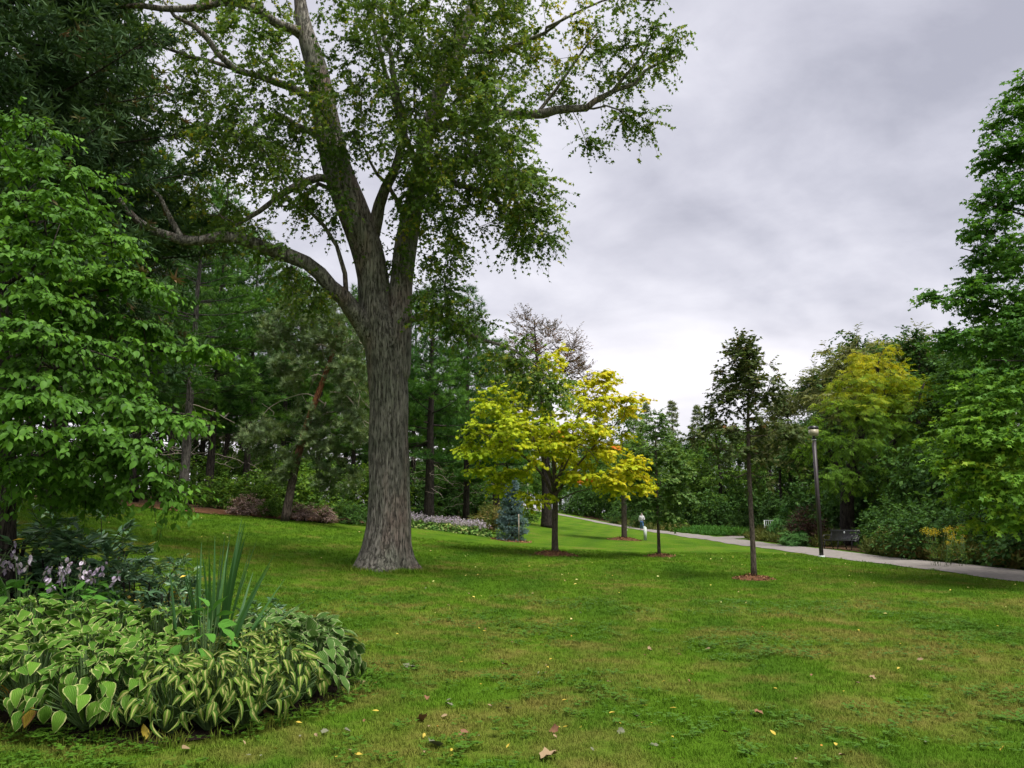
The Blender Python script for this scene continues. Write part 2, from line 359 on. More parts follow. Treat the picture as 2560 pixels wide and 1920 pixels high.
M['l_mid'] = leafmat('leaf_mid_wood', [(0.0, (0.028, 0.070, 0.014)), (0.5, (0.064, 0.128, 0.020)), (1.0, (0.125, 0.195, 0.026))], 0.3, gain=1.65)
M['l_red'] = leafmat('leaf_red_brown', [(0.0, (0.050, 0.050, 0.024)), (0.5, (0.095, 0.066, 0.036)), (0.8, (0.15, 0.075, 0.042)), (1.0, (0.19, 0.060, 0.036))], 0.25, gain=1.5)
M['n_pine'] = leafmat('needle_white_pine', [(0.0, (0.018, 0.050, 0.014)), (0.5, (0.040, 0.100, 0.020)), (1.0, (0.095, 0.190, 0.026))], 0.15, 0.55, gain=1.5)
M['n_dark'] = leafmat('needle_dark_pine', [(0.0, (0.020, 0.045, 0.022)), (0.5, (0.036, 0.070, 0.028)), (0.85, (0.052, 0.095, 0.030)), (1.0, (0.14, 0.095, 0.05))], 0.15, 0.55, gain=1.25)
M['n_scots'] = leafmat('needle_scots_pine', [(0.0, (0.040, 0.062, 0.030)), (0.5, (0.066, 0.096, 0.042)), (1.0, (0.105, 0.135, 0.052))], 0.15, 0.55, gain=2.0)
M['n_blue'] = leafmat('needle_blue_spruce', [(0.0, (0.034, 0.062, 0.062)), (0.5, (0.075, 0.125, 0.130)), (1.0, (0.150, 0.215, 0.220))], 0.1, 0.6, gain=1.45)
M['n_larch'] = leafmat('needle_larch', [(0.0, (0.055, 0.090, 0.040)), (0.6, (0.090, 0.125, 0.055)), (1.0, (0.14, 0.14, 0.075))], 0.2, 0.6, gain=1.7)
M['l_rhodo'] = leafmat('leaf_rhododendron', [(0.0, (0.022, 0.050, 0.026)), (0.6, (0.042, 0.085, 0.038)), (0.95, (0.085, 0.135, 0.050)), (1.0, (0.42, 0.22, 0.02))], 0.15, 0.38, 0.45, patch=0.02, gain=2.3)
M['l_azalea'] = leafmat('leaf_bronze_shrub', [(0.0, (0.085, 0.060, 0.050)), (0.5, (0.21, 0.145, 0.130)), (1.0, (0.31, 0.23, 0.21))], 0.2, gain=1.7)
M['l_burg'] = leafmat('leaf_burgundy', [(0.0, (0.030, 0.018, 0.016)), (0.6, (0.062, 0.032, 0.026)), (1.0, (0.10, 0.062, 0.036))], 0.2, gain=1.2)
M['l_sumac'] = leafmat('leaf_sumac', [(0.0, (0.045, 0.125, 0.030)), (0.5, (0.080, 0.190, 0.050)), (1.0, (0.13, 0.25, 0.075))], 0.3, gain=1.5)
M['l_weed'] = leafmat('leaf_weeds', [(0.0, (0.045, 0.060, 0.018)), (0.5, (0.085, 0.105, 0.026)), (0.8, (0.15, 0.125, 0.040)), (1.0, (0.24, 0.16, 0.07))], 0.25, gain=1.5)
M['l_ground'] = leafmat('leaf_ground_cover', [(0.0, (0.026, 0.085, 0.016)), (1.0, (0.080, 0.185, 0.028))], 0.25)
M['l_hostafar'] = leafmat('leaf_far_hosta', [(0.0, (0.045, 0.105, 0.022)), (0.6, (0.10, 0.185, 0.035)), (1.0, (0.27, 0.29, 0.10))], 0.2)
M['lav'] = leafmat('lavender_petal', [(0.0, (0.36, 0.28, 0.42)), (0.6, (0.55, 0.47, 0.60)), (1.0, (0.72, 0.66, 0.74))], 0.25, gain=0.9)
M['goldenrod'] = leafmat('goldenrod_plume', [(0.0, (0.40, 0.31, 0.015)), (1.0, (0.58, 0.47, 0.04))], 0.2, gain=1.0)
M['iris'] = leafmat('leaf_sword', [(0.0, (0.018, 0.066, 0.012)), (0.7, (0.038, 0.112, 0.020)), (1.0, (0.09, 0.18, 0.075))], 0.22, 0.42, 0.4, gain=1.2)
M['hostaA'] = hostamat('hosta_white_edge', (0.044, 0.122, 0.014), (0.112, 0.232, 0.026), (0.42, 0.45, 0.17), lo=0.78, hi=0.96)
M['hostaB'] = hostamat('hosta_white_heart', (0.050, 0.120, 0.016), (0.130, 0.220, 0.028), (0.40, 0.40, 0.13), mode='centre', lo=0.16, hi=0.36)
M['hostaC'] = hostamat('hosta_blue_green', (0.050, 0.118, 0.024), (0.095, 0.180, 0.036), (0.36, 0.40, 0.20), lo=0.82, hi=0.96)
M['hostaD'] = hostamat('hosta_plain', (0.068, 0.200, 0.024), (0.100, 0.260, 0.035), (0.095, 0.24, 0.03), lo=0.9, hi=1.0)
M['hostaY'] = hostamat('hosta_withered', (0.34, 0.24, 0.03), (0.42, 0.30, 0.05), (0.22, 0.11, 0.04))
M['stalk'] = plain('green_stalk', (0.085, 0.15, 0.045), 0.6)
M['fl_y'] = plain('fallen_yellow', (0.40, 0.30, 0.035), 0.6, 0.3, namt=0.35)
M['fl_t'] = plain('fallen_tan', (0.24, 0.17, 0.095), 0.75, 0.2, namt=0.35)
M['fl_b'] = plain('fallen_brown', (0.17, 0.085, 0.045), 0.75, 0.2, namt=0.4)
M['fl_g'] = plain('fallen_grey', (0.13, 0.135, 0.085), 0.75, 0.2, namt=0.3)
M['fl_o'] = plain('fallen_orange', (0.38, 0.18, 0.03), 0.7, 0.2, namt=0.3)
M['black_metal'] = plain('black_metal', (0.020, 0.020, 0.022), 0.35, 0.5, nscale=8, namt=0.3)
M['bench_wood'] = plain('bench_black_slat', (0.030, 0.031, 0.034), 0.28, 0.6, nscale=10, namt=0.2)
M['post_brown'] = plain('post_dark', (0.034, 0.026, 0.027), 0.5, 0.4, nscale=5, namt=0.3)
M['lens'] = plain('lamp_lens', (0.34, 0.31, 0.20), 0.4, 0.5, namt=0.12)
M['white_metal'] = plain('white_rail', (0.62, 0.66, 0.64), 0.5, 0.4, namt=0.12)
M['white_wood'] = plain('white_marker', (0.55, 0.60, 0.55), 0.7, 0.2, namt=0.15)
M['brick_wall'] = plain('far_brick', (0.22, 0.12, 0.085), 0.9, 0.1)
M['roof'] = plain('far_roof', (0.30, 0.13, 0.10), 0.9, 0.1)
M['glass'] = plain('far_glass', (0.05, 0.06, 0.07), 0.1, 0.5)
M['skin'] = plain('skin', (0.45, 0.29, 0.22), 0.6); M['hair'] = plain('grey_hair', (0.30, 0.28, 0.26), 0.7)
M['top'] = plain('pale_top', (0.66, 0.64, 0.66), 0.9, 0.1); M['jeans'] = plain('blue_jeans', (0.075, 0.15, 0.30), 0.9, 0.1)
M['shoe'] = plain('white_shoe', (0.6, 0.6, 0.6), 0.7); M['dark_cloth'] = plain('dark_strap', (0.02, 0.02, 0.02), 0.8)

# ------------------------------------------------------------------ foliage building
def leaf_t(kind):
    if kind == 'ovate':
        V = [(0, 0, 0), (.35, 0, -.01), (.7, 0, -.04), (1, 0, -.14), (.22, .25, .06), (.58, .27, .05), (.22, -.25, .06), (.58, -.27, .05)]
        Ff = [(0, 1, 4), (1, 2, 5), (1, 5, 4), (2, 3, 5), (0, 6, 1), (1, 7, 2), (1, 6, 7), (2, 7, 3)]
    elif kind == 'diamond':
        V = [(0, 0, 0), (.5, .3, .06), (1, 0, -.08), (.5, -.3, .06)]; Ff = [(0, 2, 1), (0, 3, 2)]
    elif kind == 'narrow':
        V = [(0, 0, 0), (.45, .14, .03), (1, 0, -.08), (.45, -.14, .03)]; Ff = [(0, 2, 1), (0, 3, 2)]
    elif kind in ('star', 'star3', 'oakleaf', 'mapl'):
        if kind == 'star':   tips = [(.25, -.62), (.72, -.42), (1.0, 0), (.72, .42), (.25, .62)]; nr = .17
        elif kind == 'mapl': tips = [(.22, -.52), (.70, -.46), (1.0, 0), (.70, .46), (.22, .52)]; nr = .31
        elif kind == 'star3': tips = [(.45, -.55), (1.0, 0), (.45, .55)]; nr = .2
        else: tips = [(.35, -.34), (.72, -.36), (1.0, 0), (.72, .36), (.35, .34)]; nr = .24
        c = np.array([.42, 0]); tp = [np.array(t) for t in tips]; nn = [np.array([0.02, 0])]
        for i in range(len(tp) - 1):
            d = (tp[i] + tp[i + 1]) / 2 - c; nn.append(c + d / np.linalg.norm(d) * nr)
        V = [(0.0, 0, 0)] + [(n[0], n[1], .03) for n in nn[1:]] + [(t[0], t[1], -.07) for t in tp]
        k = len(tp); Ff = []
        for i in range(k):
            a = i; b = (i + 1) % k; Ff.append((a, k + i, b))
        for i in range(1, k - 1): Ff.append((0, i, i + 1))
    elif kind == 'tuft':
        r = np.random.default_rng(3); V = []; Ff = []
        for i in range(10):
            a = i * 2.399; el = R(r.uniform(10, 62)); L = r.uniform(.75, 1.1)
            d = np.array([math.cos(el), math.sin(el) * math.cos(a), math.sin(el) * math.sin(a)]) * L
            s = norm(np.cross(d, [0.3, .5, .8])) * .055
            b = len(V); V += [tuple(-s), tuple(s), tuple(d)]; Ff.append((b, b + 1, b + 2))
    elif kind == 'tuftw':
        r = np.random.default_rng(4); V = []; Ff = []
        for i in range(7):
            a = i * 2.399; el = R(r.uniform(12, 75)); L = r.uniform(.75, 1.1)
            d = np.array([math.cos(el), math.sin(el) * math.cos(a), math.sin(el) * math.sin(a)]) * L
            s = norm(np.cross(d, [0.3, .5, .8])) * .11
            b = len(V); V += [tuple(-s), tuple(s), tuple(d)]; Ff.append((b, b + 1, b + 2))
    elif kind == 'frond':     # pinnate leaf
        V = []; Ff = []
        for i in range(4):
            x = .1 + i * .21; w = .34 * (1 - abs(i - 1.5) / 5)
            for s in (1, -1):
                b = len(V); V += [(x, 0, 0), (x + .05, s * w * .55, .03), (x + .16, s * w, -.05), (x + .16, s * w * .45, 0)]
                Ff += [(b, b + 1, b + 2), (b, b + 2, b + 3)]
    return np.array(V, float), np.array(Ff, int)
LT = {k: leaf_t(k) for k in ('ovate', 'diamond', 'narrow', 'star', 'star3', 'oakleaf', 'mapl', 'tuft', 'tuftw', 'frond')}

def put_leaves(buf, kind, pos, axis, nrm, size, tint):
    Vt, Ft = LT[kind]; n = len(pos)
    if n == 0: return
    a = norm(axis); b = norm(np.cross(nrm, a)); c = np.cross(a, b)
    V = pos[:, None] + size[:, None, None] * (Vt[None, :, 0:1] * a[:, None] + Vt[None, :, 1:2] * b[:, None] + Vt[None, :, 2:3] * c[:, None])
    Fx = (Ft[None] + (np.arange(n) * len(Vt))[:, None, None]).reshape(-1, 3)
    buf.add(V.reshape(-1, 3), F3=Fx, tint=np.repeat(tint, len(Vt)))

def sprays(C, OUT, rg, k=6, m=7, L=.7, droop=.25, spread=.8, flat=.7, out=.7, size=.12, hang=.15, ntilt=.45, lean=.8, sj=.35, tj=.5):
    """twigs leaving each cluster centre, with leaves set alternately along them"""
    n = len(C); up = np.array([0, 0, 1.0])
    d = OUT[:, None] * out + rg.normal(0, spread, (n, k, 3)); d[..., 2] *= flat; d = norm(d)
    Lk = L * rg.uniform(.55, 1.3, (n, k))
    t = np.clip(np.linspace(.12, 1, m)[None, None] + rg.normal(0, .04, (n, k, m)), .05, 1.05)
    X = (Lk[..., None] * t)[..., None]
    pos = C[:, None, None] + d[:, :, None] * X - up * droop * X * t[..., None]
    tang = norm(d[:, :, None] - up * 2 * droop * t[..., None])
    side = norm(np.cross(tang, up)); sg = np.where((np.arange(m) % 2) == 0, 1.0, -1.0)[None, None, :, None]
    ax = tang * .7 + side * sg * lean + rg.normal(0, .25, pos.shape) - up * hang
    nm = up + rg.normal(0, ntilt, pos.shape) + OUT[:, None, None] * 0.25
    sz = size * rg.uniform(1 - sj, 1 + sj, (n, k, m))
    ct = rg.uniform(0, 1, (n, 1, 1)); tt = np.clip(.5 + (ct - .5) * tj + rg.normal(0, .16, (n, k, m)), 0, 1)
    tips = pos[:, :, -1]; mid = pos[:, :, m // 2]
    return pos.reshape(-1, 3), ax.reshape(-1, 3), nm.reshape(-1, 3), sz.ravel(), tt.ravel(), (np.repeat(C[:, None], k, 1).reshape(-1, 3), mid.reshape(-1, 3), tips.reshape(-1, 3))

def put_twigs(buf, tw, r=.008):
    A, B, Cc = tw; n = len(A)
    if n == 0: return
    V = np.zeros((n, 9, 3)); offs = np.array([[1, 0, 0], [-.5, .8, .3], [-.5, -.8, -.3]])
    for i, (P, q) in enumerate(((A, 1.0), (B, .75), (Cc, .35))): V[:, i * 3:i * 3 + 3] = P[:, None] + offs[None] * r * q
    F4 = np.array([[0, 1, 4, 3], [1, 2, 5, 4], [2, 0, 3, 5], [3, 4, 7, 6], [4, 5, 8, 7], [5, 3, 6, 8]])
    buf.add(V.reshape(-1, 3), F4=(F4[None] + (np.arange(n) * 9)[:, None, None]).reshape(-1, 4))

class Skel:
    def __init__(s): s.p = []; s.par = []; s.rm = []; s.pl = []
    def node(s, p, par, rm=0.0):
        s.p.append(np.asarray(p, float)); s.par.append(par); s.rm.append(rm)
        s.pl.append(0.0 if par < 0 else s.pl[par] + np.linalg.norm(s.p[-1] - s.p[par])); return len(s.p) - 1
    def limb(s, pts, per=.35, wob=0.0, rg=None, crook=0.0):
        P = catmull(pts, per); par = -1
        if crook:
            n_ = len(P); env = np.clip(np.arange(n_) / 4.0, 0, 1)
            for i in range(n_):
                q = Vector(P[i][:3]); P[i, :3] += crook * env[i] * np.array([mnoise.noise(q * .9), mnoise.noise(q * .9 + Vector((7, 3, 1))), mnoise.noise(q * .9 + Vector((2, 9, 5))) * 1.2]) + crook * .35 * env[i] * np.array([mnoise.noise(q * 2.7), 0, mnoise.noise(q * 2.7 + Vector((4, 4, 4)))])
                P[i, 3] *= .9 * (1 + .22 * mnoise.noise(q * 1.9 + Vector((5, 5, 5))))
        if s.p:
            d = np.linalg.norm(np.array(s.p) - P[0][:3], axis=1); par = int(np.argmin(d))
        for i, q in enumerate(P):
            x = q[:3].copy()
            if wob and rg is not None and 0 < i: x = x + rg.normal(0, wob, 3)
            par = s.node(x, par, max(q[3], .006))
    def connect(s, targets, rg, kpath=.3, seg=.55, bow=.12, up=.06, minpl=0.0):
        T_ = np.asarray(targets); P = np.array(s.p); pl = np.array(s.pl)
        d0 = np.array([np.min(np.linalg.norm(P - t, axis=1)) for t in T_]); order = np.argsort(d0)
        cap = len(P) + int(len(T_) * 8 + d0.sum() / seg * 1.2) + 50
        PP = np.zeros((cap, 3)); PP[:len(P)] = P; LL = np.full(cap, 1e9); LL[:len(P)] = pl; n = len(P)
        LL[:n][pl < minpl] += 50
        ends = np.zeros(len(T_), int)
        for ti in order:
            t = T_[ti]; dd = np.linalg.norm(PP[:n] - t, axis=1)
            j = int(np.argmin(dd + kpath * LL[:n])); L = dd[j]; k = max(1, int(round(L / seg))); a = PP[j].copy(); par = j
            b1 = rg.normal(0, bow * L, 3); b1[2] = abs(b1[2]) * .5 + up * L
            for q in range(1, k + 1):
                f = q / k; x = a + (t - a) * f + b1 * math.sin(math.pi * f) * (1 if q < k else 0)
                par = s.node(x, par, 0.0)
                if n < cap: PP[n] = x; LL[n] = s.pl[par]; n += 1
            ends[ti] = par
        return ends
    def mesh(s, buf, tip=.007, e=2.35, thick=14, rmax=None):
        n = len(s.p); acc = np.zeros(n); r = np.zeros(n); ch = [[] for _ in range(n)]
        for i in range(n - 1, -1, -1):
            rr = acc[i] ** (1 / e) if acc[i] > 0 else tip
            if s.rm[i] > 0: rr = s.rm[i]
            elif rmax: rr = min(rr, rmax)
            r[i] = rr; p = s.par[i]
            if p >= 0: acc[p] += rr ** e; ch[p].append(i)
        st = [(i, -1) for i in range(n) if s.par[i] < 0]
        while st:
            i, p = st.pop(); idx = [i]
            while ch[idx[-1]]:
                c = ch[idx[-1]]; o = max(c, key=lambda q: r[q]); st += [(q, idx[-1]) for q in c if q != o]; idx.append(o)
            P = [s.p[q] for q in idx]; rr = [r[q] for q in idx]
            if p >= 0: P = [s.p[p]] + P; rr = [min(r[p], rr[0] * 1.15)] + rr
            P = np.array(P); rr = np.array(rr); kp = np.ones(len(P), bool); kp[1:] = np.linalg.norm(np.diff(P, axis=0), axis=1) > 1e-4; P, rr = P[kp], rr[kp]
            if len(P) < 2: continue
            m = max(rr); tube(buf, P, rr, thick if m > .12 else 8 if m > .05 else 5 if m > .018 else 3, cap=m > .02)
        return r

def blob_pts(blobs, rg, shell=2.4):
    C, O = [], []
    for (c, r, n) in blobs:
        v = norm(rg.normal(0, 1, (n, 3))); q = rg.uniform(0, 1, (n, 1)) ** (1 / shell)
        C.append(np.asarray(c) + v * q * np.asarray(r)); O.append(v)
    return np.concatenate(C), norm(np.concatenate(O))
def B(px, py, Y, rx, ry, rd, n):
    """ellipsoidal leaf mass given by its photo column/row, its distance and its depth in metres"""
    return (W(px, py, Y), (rx * Y / F, rd, ry * Y / F), int(n))
def BW(px, py, rx, ry, Y, rd, n): return B(px * K, py * K, Y, rx * K, ry * K, rd, max(3, n * .92))

def broadleaf(name, label, cat, base, limbs, blobs, leaf, mat, bark, seed, group=None, spray=None, conn=None, axis_out=.5,
              twig=.007, tintf=None, parts=0, flare=None, tip=.009, rmax=None, crook=0.0, straight=1):
    rg = np.random.default_rng(seed); base = np.asarray(base, float)
    root = empty(name, base, label, cat, group)
    sk = Skel()
    for li, l in enumerate(limbs): sk.limb(l, crook=crook if li >= straight else 0.0)
    C, O = blob_pts(blobs, rg)
    cen = C.mean(0); ax = C - cen; O = norm(O * (1 - axis_out) + norm(ax) * axis_out)
    sk.connect(C, rg, **(conn or {}))
    tb = Buf(); sk.mesh(tb, tip=tip, rmax=rmax)
    if flare:  flare(tb)
    pos, a, nm, sz, tt, tw = sprays(C, O, rg, **(spray or {}))
    put_twigs(tb, tw, twig)
    if tintf is not None: tt = np.clip(tintf(pos, tt, rg), 0, 1)
    tr = tb.build('trunk', bark, root, smooth=True, off=base)
    cr = Buf()
    if parts:
        # the leaves that show largest become parts of their own
        d = np.linalg.norm(pos - np.array([0, 0, CAMH]), axis=1)
        dep = pos[:, 1] * cP + (pos[:, 2] - CAMH) * sP
        u = pos[:, 0] / dep * F + 1280; v = 960 - (-(pos[:, 1]) * sP + (pos[:, 2] - CAMH) * cP) / dep * F
        vis = (u > 8) & (u < 2552) & (v > 8) & (v < 1912)
        sc_ = np.where(vis, sz / d, -1); sel = np.argsort(-sc_)[:parts]
        keep = np.ones(len(pos), bool); keep[sel] = False
        Vt, Ft = LT[leaf]; lb = Buf(); lb.add(Vt, F3=Ft); lme = lb.mesh('leaf', mat)
        A = norm(a); Bn = norm(np.cross(nm, A)); Cn = np.cross(A, Bn)
        from mathutils import Matrix
        for i in sel:
            o = bpy.data.objects.new('leaf', lme); COL.objects.link(o); o.parent = root
            s_ = sz[i]; Mx = np.eye(4); Mx[:3, 0] = A[i] * s_; Mx[:3, 1] = Bn[i] * s_; Mx[:3, 2] = Cn[i] * s_; Mx[:3, 3] = pos[i] - base
            o.matrix_local = Matrix(Mx.tolist())
        pos, a, nm, sz, tt = pos[keep], a[keep], nm[keep], sz[keep], tt[keep]
    put_leaves(cr, leaf, pos, a, nm, sz, tt)
    co = cr.build('crown', mat, root, off=base)
    if parts: co['kind'] = 'stuff'
    return root

def conifer(name, label, base, H, seed, mat, bark, prof, clear=.25, step=.7, nb=5, r0=.2, elev=(-6, 40), tuft=.2, kind='tuft', group=None, lean=(0, 0),
            sub=.28, tsp=.2, dead=8, flat=.25, subang=55, droop=0.0, cat='tree', build=True, tiph=1.0, deadmat=None, keep=None, bend=0.22, upt=.55, tj=.45):
    rg = np.random.default_rng(seed); root = empty(name, base, label, cat, group)
    tb = Buf(); k = 14; zs = np.linspace(0, 1, k)
    P = np.stack([lean[0] * zs ** 1.2, lean[1] * zs ** 1.2, zs * H], 1); P[1:-1, :2] += rg.normal(0, .012 * H / 10, (k - 2, 2))
    rr = r0 * (1 - zs * .93); rr[0] *= 1.25; tube(tb, P, rr, 10)
    axis_at = lambda h: np.array([np.interp(h / H, zs, P[:, i]) for i in range(3)])
    tp, ta, ts, tt = [], [], [], []
    h = clear * H
    while h < H * .985:
        for b in range(nb):
            f = min(.999, max(0.0, (h / H - clear) / (1 - clear))); L = prof(f) * rg.uniform(.72, 1.15); az = rg.uniform(0, 6.283)
            el = R(elev[0] + (elev[1] - elev[0]) * f ** 1.3 + rg.normal(0, 6)); o = axis_at(min(h + rg.uniform(-.2, .2) * step, H * .985))
            dh = np.array([math.cos(az), math.sin(az), 0]); n = max(4, int(L / .3)); t = np.linspace(0, 1, n)[:, None]
            if keep is not None and not keep(az, f, rg): continue
            Bp = o + dh * L * t * math.cos(el) + np.array([0, 0, 1.0]) * (L * t * math.sin(el) + bend * L * (t ** 2.2) - droop * L * t ** 2)
            tube(tb, Bp, np.linspace(max(.012, r0 * .16 * L / 3), .006, n), 4, cap=False)
            ct = rg.uniform(0, 1)
            ns = max(3, int(L / sub))
            for q in range(ns):
                ft = .28 + .72 * (q + .5) / ns if L > 1 else .1 + .9 * (q + .5) / ns
                i = min(int(ft * (n - 1)), n - 2); p = Bp[i] + (Bp[i + 1] - Bp[i]) * (ft * (n - 1) - i); tg = norm(Bp[i + 1] - Bp[i])
                sd = norm(np.cross(tg, [0, 0, 1])); sgn = 1 if q % 2 else -1; sa = R(subang + rg.normal(0, 10))
                sdir = norm(tg * math.cos(sa) + sd * sgn * math.sin(sa) + np.array([0, 0, rg.normal(.12, flat)]))
                sl_ = max(.18, (1 - ft) * .55 * L + .22) * rg.uniform(.7, 1.15)
                m = max(2, int(sl_ / tsp))
                for j in range(m):
                    g = (j + 1) / m; tp.append(p + sdir * sl_ * g + np.array([0, 0, .1 * sl_ * g * g])); ta.append(sdir + np.array([0, 0, upt]) + rg.normal(0, .3, 3))
                    ts.append(tuft * rg.uniform(.75, 1.25)); tt.append(np.clip(.5 + (ct - .5) * tj + .25 * (g - .5) + rg.normal(0, .13), 0, 1))
                tube(tb, np.array([p, p + sdir * sl_]), [.007, .004], 3, cap=False)
            tp.append(Bp[-1]); ta.append(norm(Bp[-1] - Bp[-2]) + np.array([0, 0, .4])); ts.append(tuft * 1.1); tt.append(.7)
        h += step * (1 - .35 * (h / H))
    tp.append(P[-1]); ta.append(np.array([0, 0, 1.0])); ts.append(tuft); tt.append(.8)
    tr = tb.build('trunk', bark, root, smooth=True)
    if dead:
        db = Buf()
        for q in range(dead):
            hh = H * clear * rg.uniform(.45, 1.25); o = axis_at(hh); az = rg.uniform(0, 6.283); L = rg.uniform(.8, 2.4); t = np.linspace(0, 1, 6)[:, None]
            Bp = o + np.array([math.cos(az), math.sin(az), 0]) * L * t + np.array([0, 0, 1]) * (rg.uniform(-.2, .3) * L * t - .25 * L * t ** 2); Bp[1:] += rg.normal(0, .04, (5, 3))
            tube(db, Bp, np.linspace(.022, .006, 6), 4, cap=False)
            for z in range(2):
                i = rg.integers(2, 5); e = Bp[i] + rg.normal(0, .35, 3); tube(db, np.array([Bp[i], (Bp[i] + e) / 2 + rg.normal(0, .05, 3), e]), [.008, .006, .004], 3, cap=False)
        db.build('bare_branches', deadmat or M['deadwood'], root)
    cb = Buf(); put_leaves(cb, kind, np.array(tp), np.array(ta), rg.normal(0, 1, (len(tp), 3)), np.array(ts), np.array(tt))
    cb.build('crown', mat, root)
    return root

def shrub(name, label, base, rx, ry, h, seed, leaf, mat, n=60, size=.09, group=None, stems=7, cat='shrub', spray=None, low=.1, shell=2.6, bark='bark_dark'):
    rg = np.random.default_rng(seed); root = empty(name, base, label, cat, group); tb = Buf(); cb = Buf()
    v = norm(rg.normal(0, 1, (n, 3))); v[:, 2] = np.abs(v[:, 2]); q = rg.uniform(0, 1, (n, 1)) ** (1 / shell)
    C = v * q * np.array([rx, ry, h * (1 - low) * .95]) + np.array([0, 0, h * low])
    sk = Skel()
    for s_ in range(stems):
        a = rg.uniform(0, 6.283); d = rg.uniform(.15, .55)
        sk.limb(np.array([[.12 * rx * math.cos(a), .12 * ry * math.sin(a), -.04, .02], [d * .6 * rx * math.cos(a), d * .6 * ry * math.sin(a), h * .3, .015], [d * rx * math.cos(a), d * ry * math.sin(a), h * .62, .009]]), per=.3)
        if s_ and sk.par[-1] >= 0: pass
    sk.connect(C, rg, kpath=.2, seg=.3)
    sk.mesh(tb, tip=.004, rmax=.02)
    sp = dict(k=5, m=6, L=.28 * (rx + h) / 2, droop=.12, size=size, spread=.8, flat=.8, out=.8); sp.update(spray or {})
    pos, a, nm, sz, tt, tw = sprays(C, norm(v * np.array([1, 1, .8])), rg, **sp); put_twigs(tb, tw, .004)
    zk = pos[:, 2] > .02; put_leaves(cb, leaf, pos[zk], a[zk], nm[zk], sz[zk], tt[zk])
    tb.build('stems', M[bark], root); cb.build('foliage', mat, root)
    return root

# ------------------------------------------------------------------ the setting: lawn, path, beds
def lines(parts):
    out = []
    for a, b, s in parts: out += list(np.arange(a, b, s))
    return np.array(out + [parts[-1][1]])
xs = lines([(-1200, -200, 100), (-200, -60, 10), (-60, -30, 1.5), (-30, 26, .6), (26, 60, 2), (60, 200, 10), (200, 1200, 100)])
ys = lines([(-300, -20, 40), (-20, 2, 2), (2, 60, .6), (60, 165, .9), (165, 300, 6), (300, 2000, 100)])
X, Y_ = np.meshgrid(xs, ys); Z = terr(X, Y_)
b = Buf(); nx, ny = len(xs), len(ys); i = (np.arange(ny - 1)[:, None] * nx + np.arange(nx - 1)[None]).ravel()
b.add(np.stack([X, Y_, Z], -1), F4=np.stack([i, i + 1, i + nx + 1, i + nx], -1))
tag(b.build('lawn', M['lawn'], smooth=True), kind='structure')

def ribbon(buf, C, w, lift, cols=6):
    C = np.asarray(C, float); t = norm(np.gradient(C, axis=0)); nrm_ = np.stack([t[:, 1], -t[:, 0]], 1)
    s = np.linspace(-.5, .5, cols); XY = C[:, None] + nrm_[:, None] * (s[None, :, None] * w)
    V = np.concatenate([XY, (terr(XY[..., 0], XY[..., 1]) + lift)[..., None]], -1)
    m = len(C); i = (np.arange(m - 1)[:, None] * cols + np.arange(cols - 1)[None]).ravel()
    buf.add(V, F4=np.stack([i, i + 1, i + cols + 1, i + cols], -1))
PATH = catmull(np.array([(13.9, 4), (13.85, 15), (13.7, 28), (13.9, 42), (14.3, 56), (14.5, 70), (13.6, 84), (11.2, 96), (8.0, 106), (5.0, 116), (3.4, 126), (2.8, 138), (1.0, 152)], float), .8)
pb = Buf(); ribbon(pb, PATH, 2.6, .02); tag(pb.build('path', M['asphalt'], smooth=True), kind='structure')
SIDE = catmull(np.array([(14.4, 56), (16.5, 59), (19.5, 61.5), (24, 63.5), (30, 64)], float), .5)
pb = Buf(); ribbon(pb, SIDE, 2.8, .026); tag(pb.build('side_path', M['asphalt'], smooth=True), kind='structure')

def sheet(name, mat, Bd, outv, dist, lift, rows=36, jit=.12):
    Bd = catmull(np.asarray(Bd, float), .5); rg = np.random.default_rng(5)
    Bd = Bd + rg.normal(0, jit, Bd.shape); f = np.linspace(0, 1, rows) ** 1.6
    XY = Bd[:, None] + np.asarray(outv)[None, None] * (f * dist)[None, :, None]
    V = np.concatenate([XY, (terr(XY[..., 0], XY[..., 1]) + lift)[..., None]], -1); m = len(Bd)
    i = (np.arange(m - 1)[:, None] * rows + np.arange(rows - 1)[None]).ravel()
    bb = Buf(); bb.add(V, F4=np.stack([i, i + rows, i + rows + 1, i + 1], -1))
    o = bb.build(name, mat, smooth=True); return tag(o, kind='structure')
EDGE = [G(px, Y)[:2] for px, Y in ((-500, 24), (-150, 27), (150, 30.5), (300, 32), (480, 33), (620, 34), (720, 35), (830, 37), (930, 39.5), (1020, 42), (1130, 45.5), (1235, 48))]
sheet('wood_floor', M['litter'], EDGE, (-.12, 1), 60, .03)
sheet('mulch_bed', M['mulch'], EDGE[2:8], (-.1, 1), 3.2, .045, rows=8)
sheet('verge_floor', M['litter'], [(15.75, 2), (15.7, 20), (15.6, 34), (15.9, 46), (16.6, 55)], (1, .05), 70, .03)
sheet('far_verge_floor', M['litter'], [(17.5, 63), (16.6, 72), (15.6, 84), (13.4, 98), (10.5, 109), (8.5, 120)], (1, .35), 80, .034)

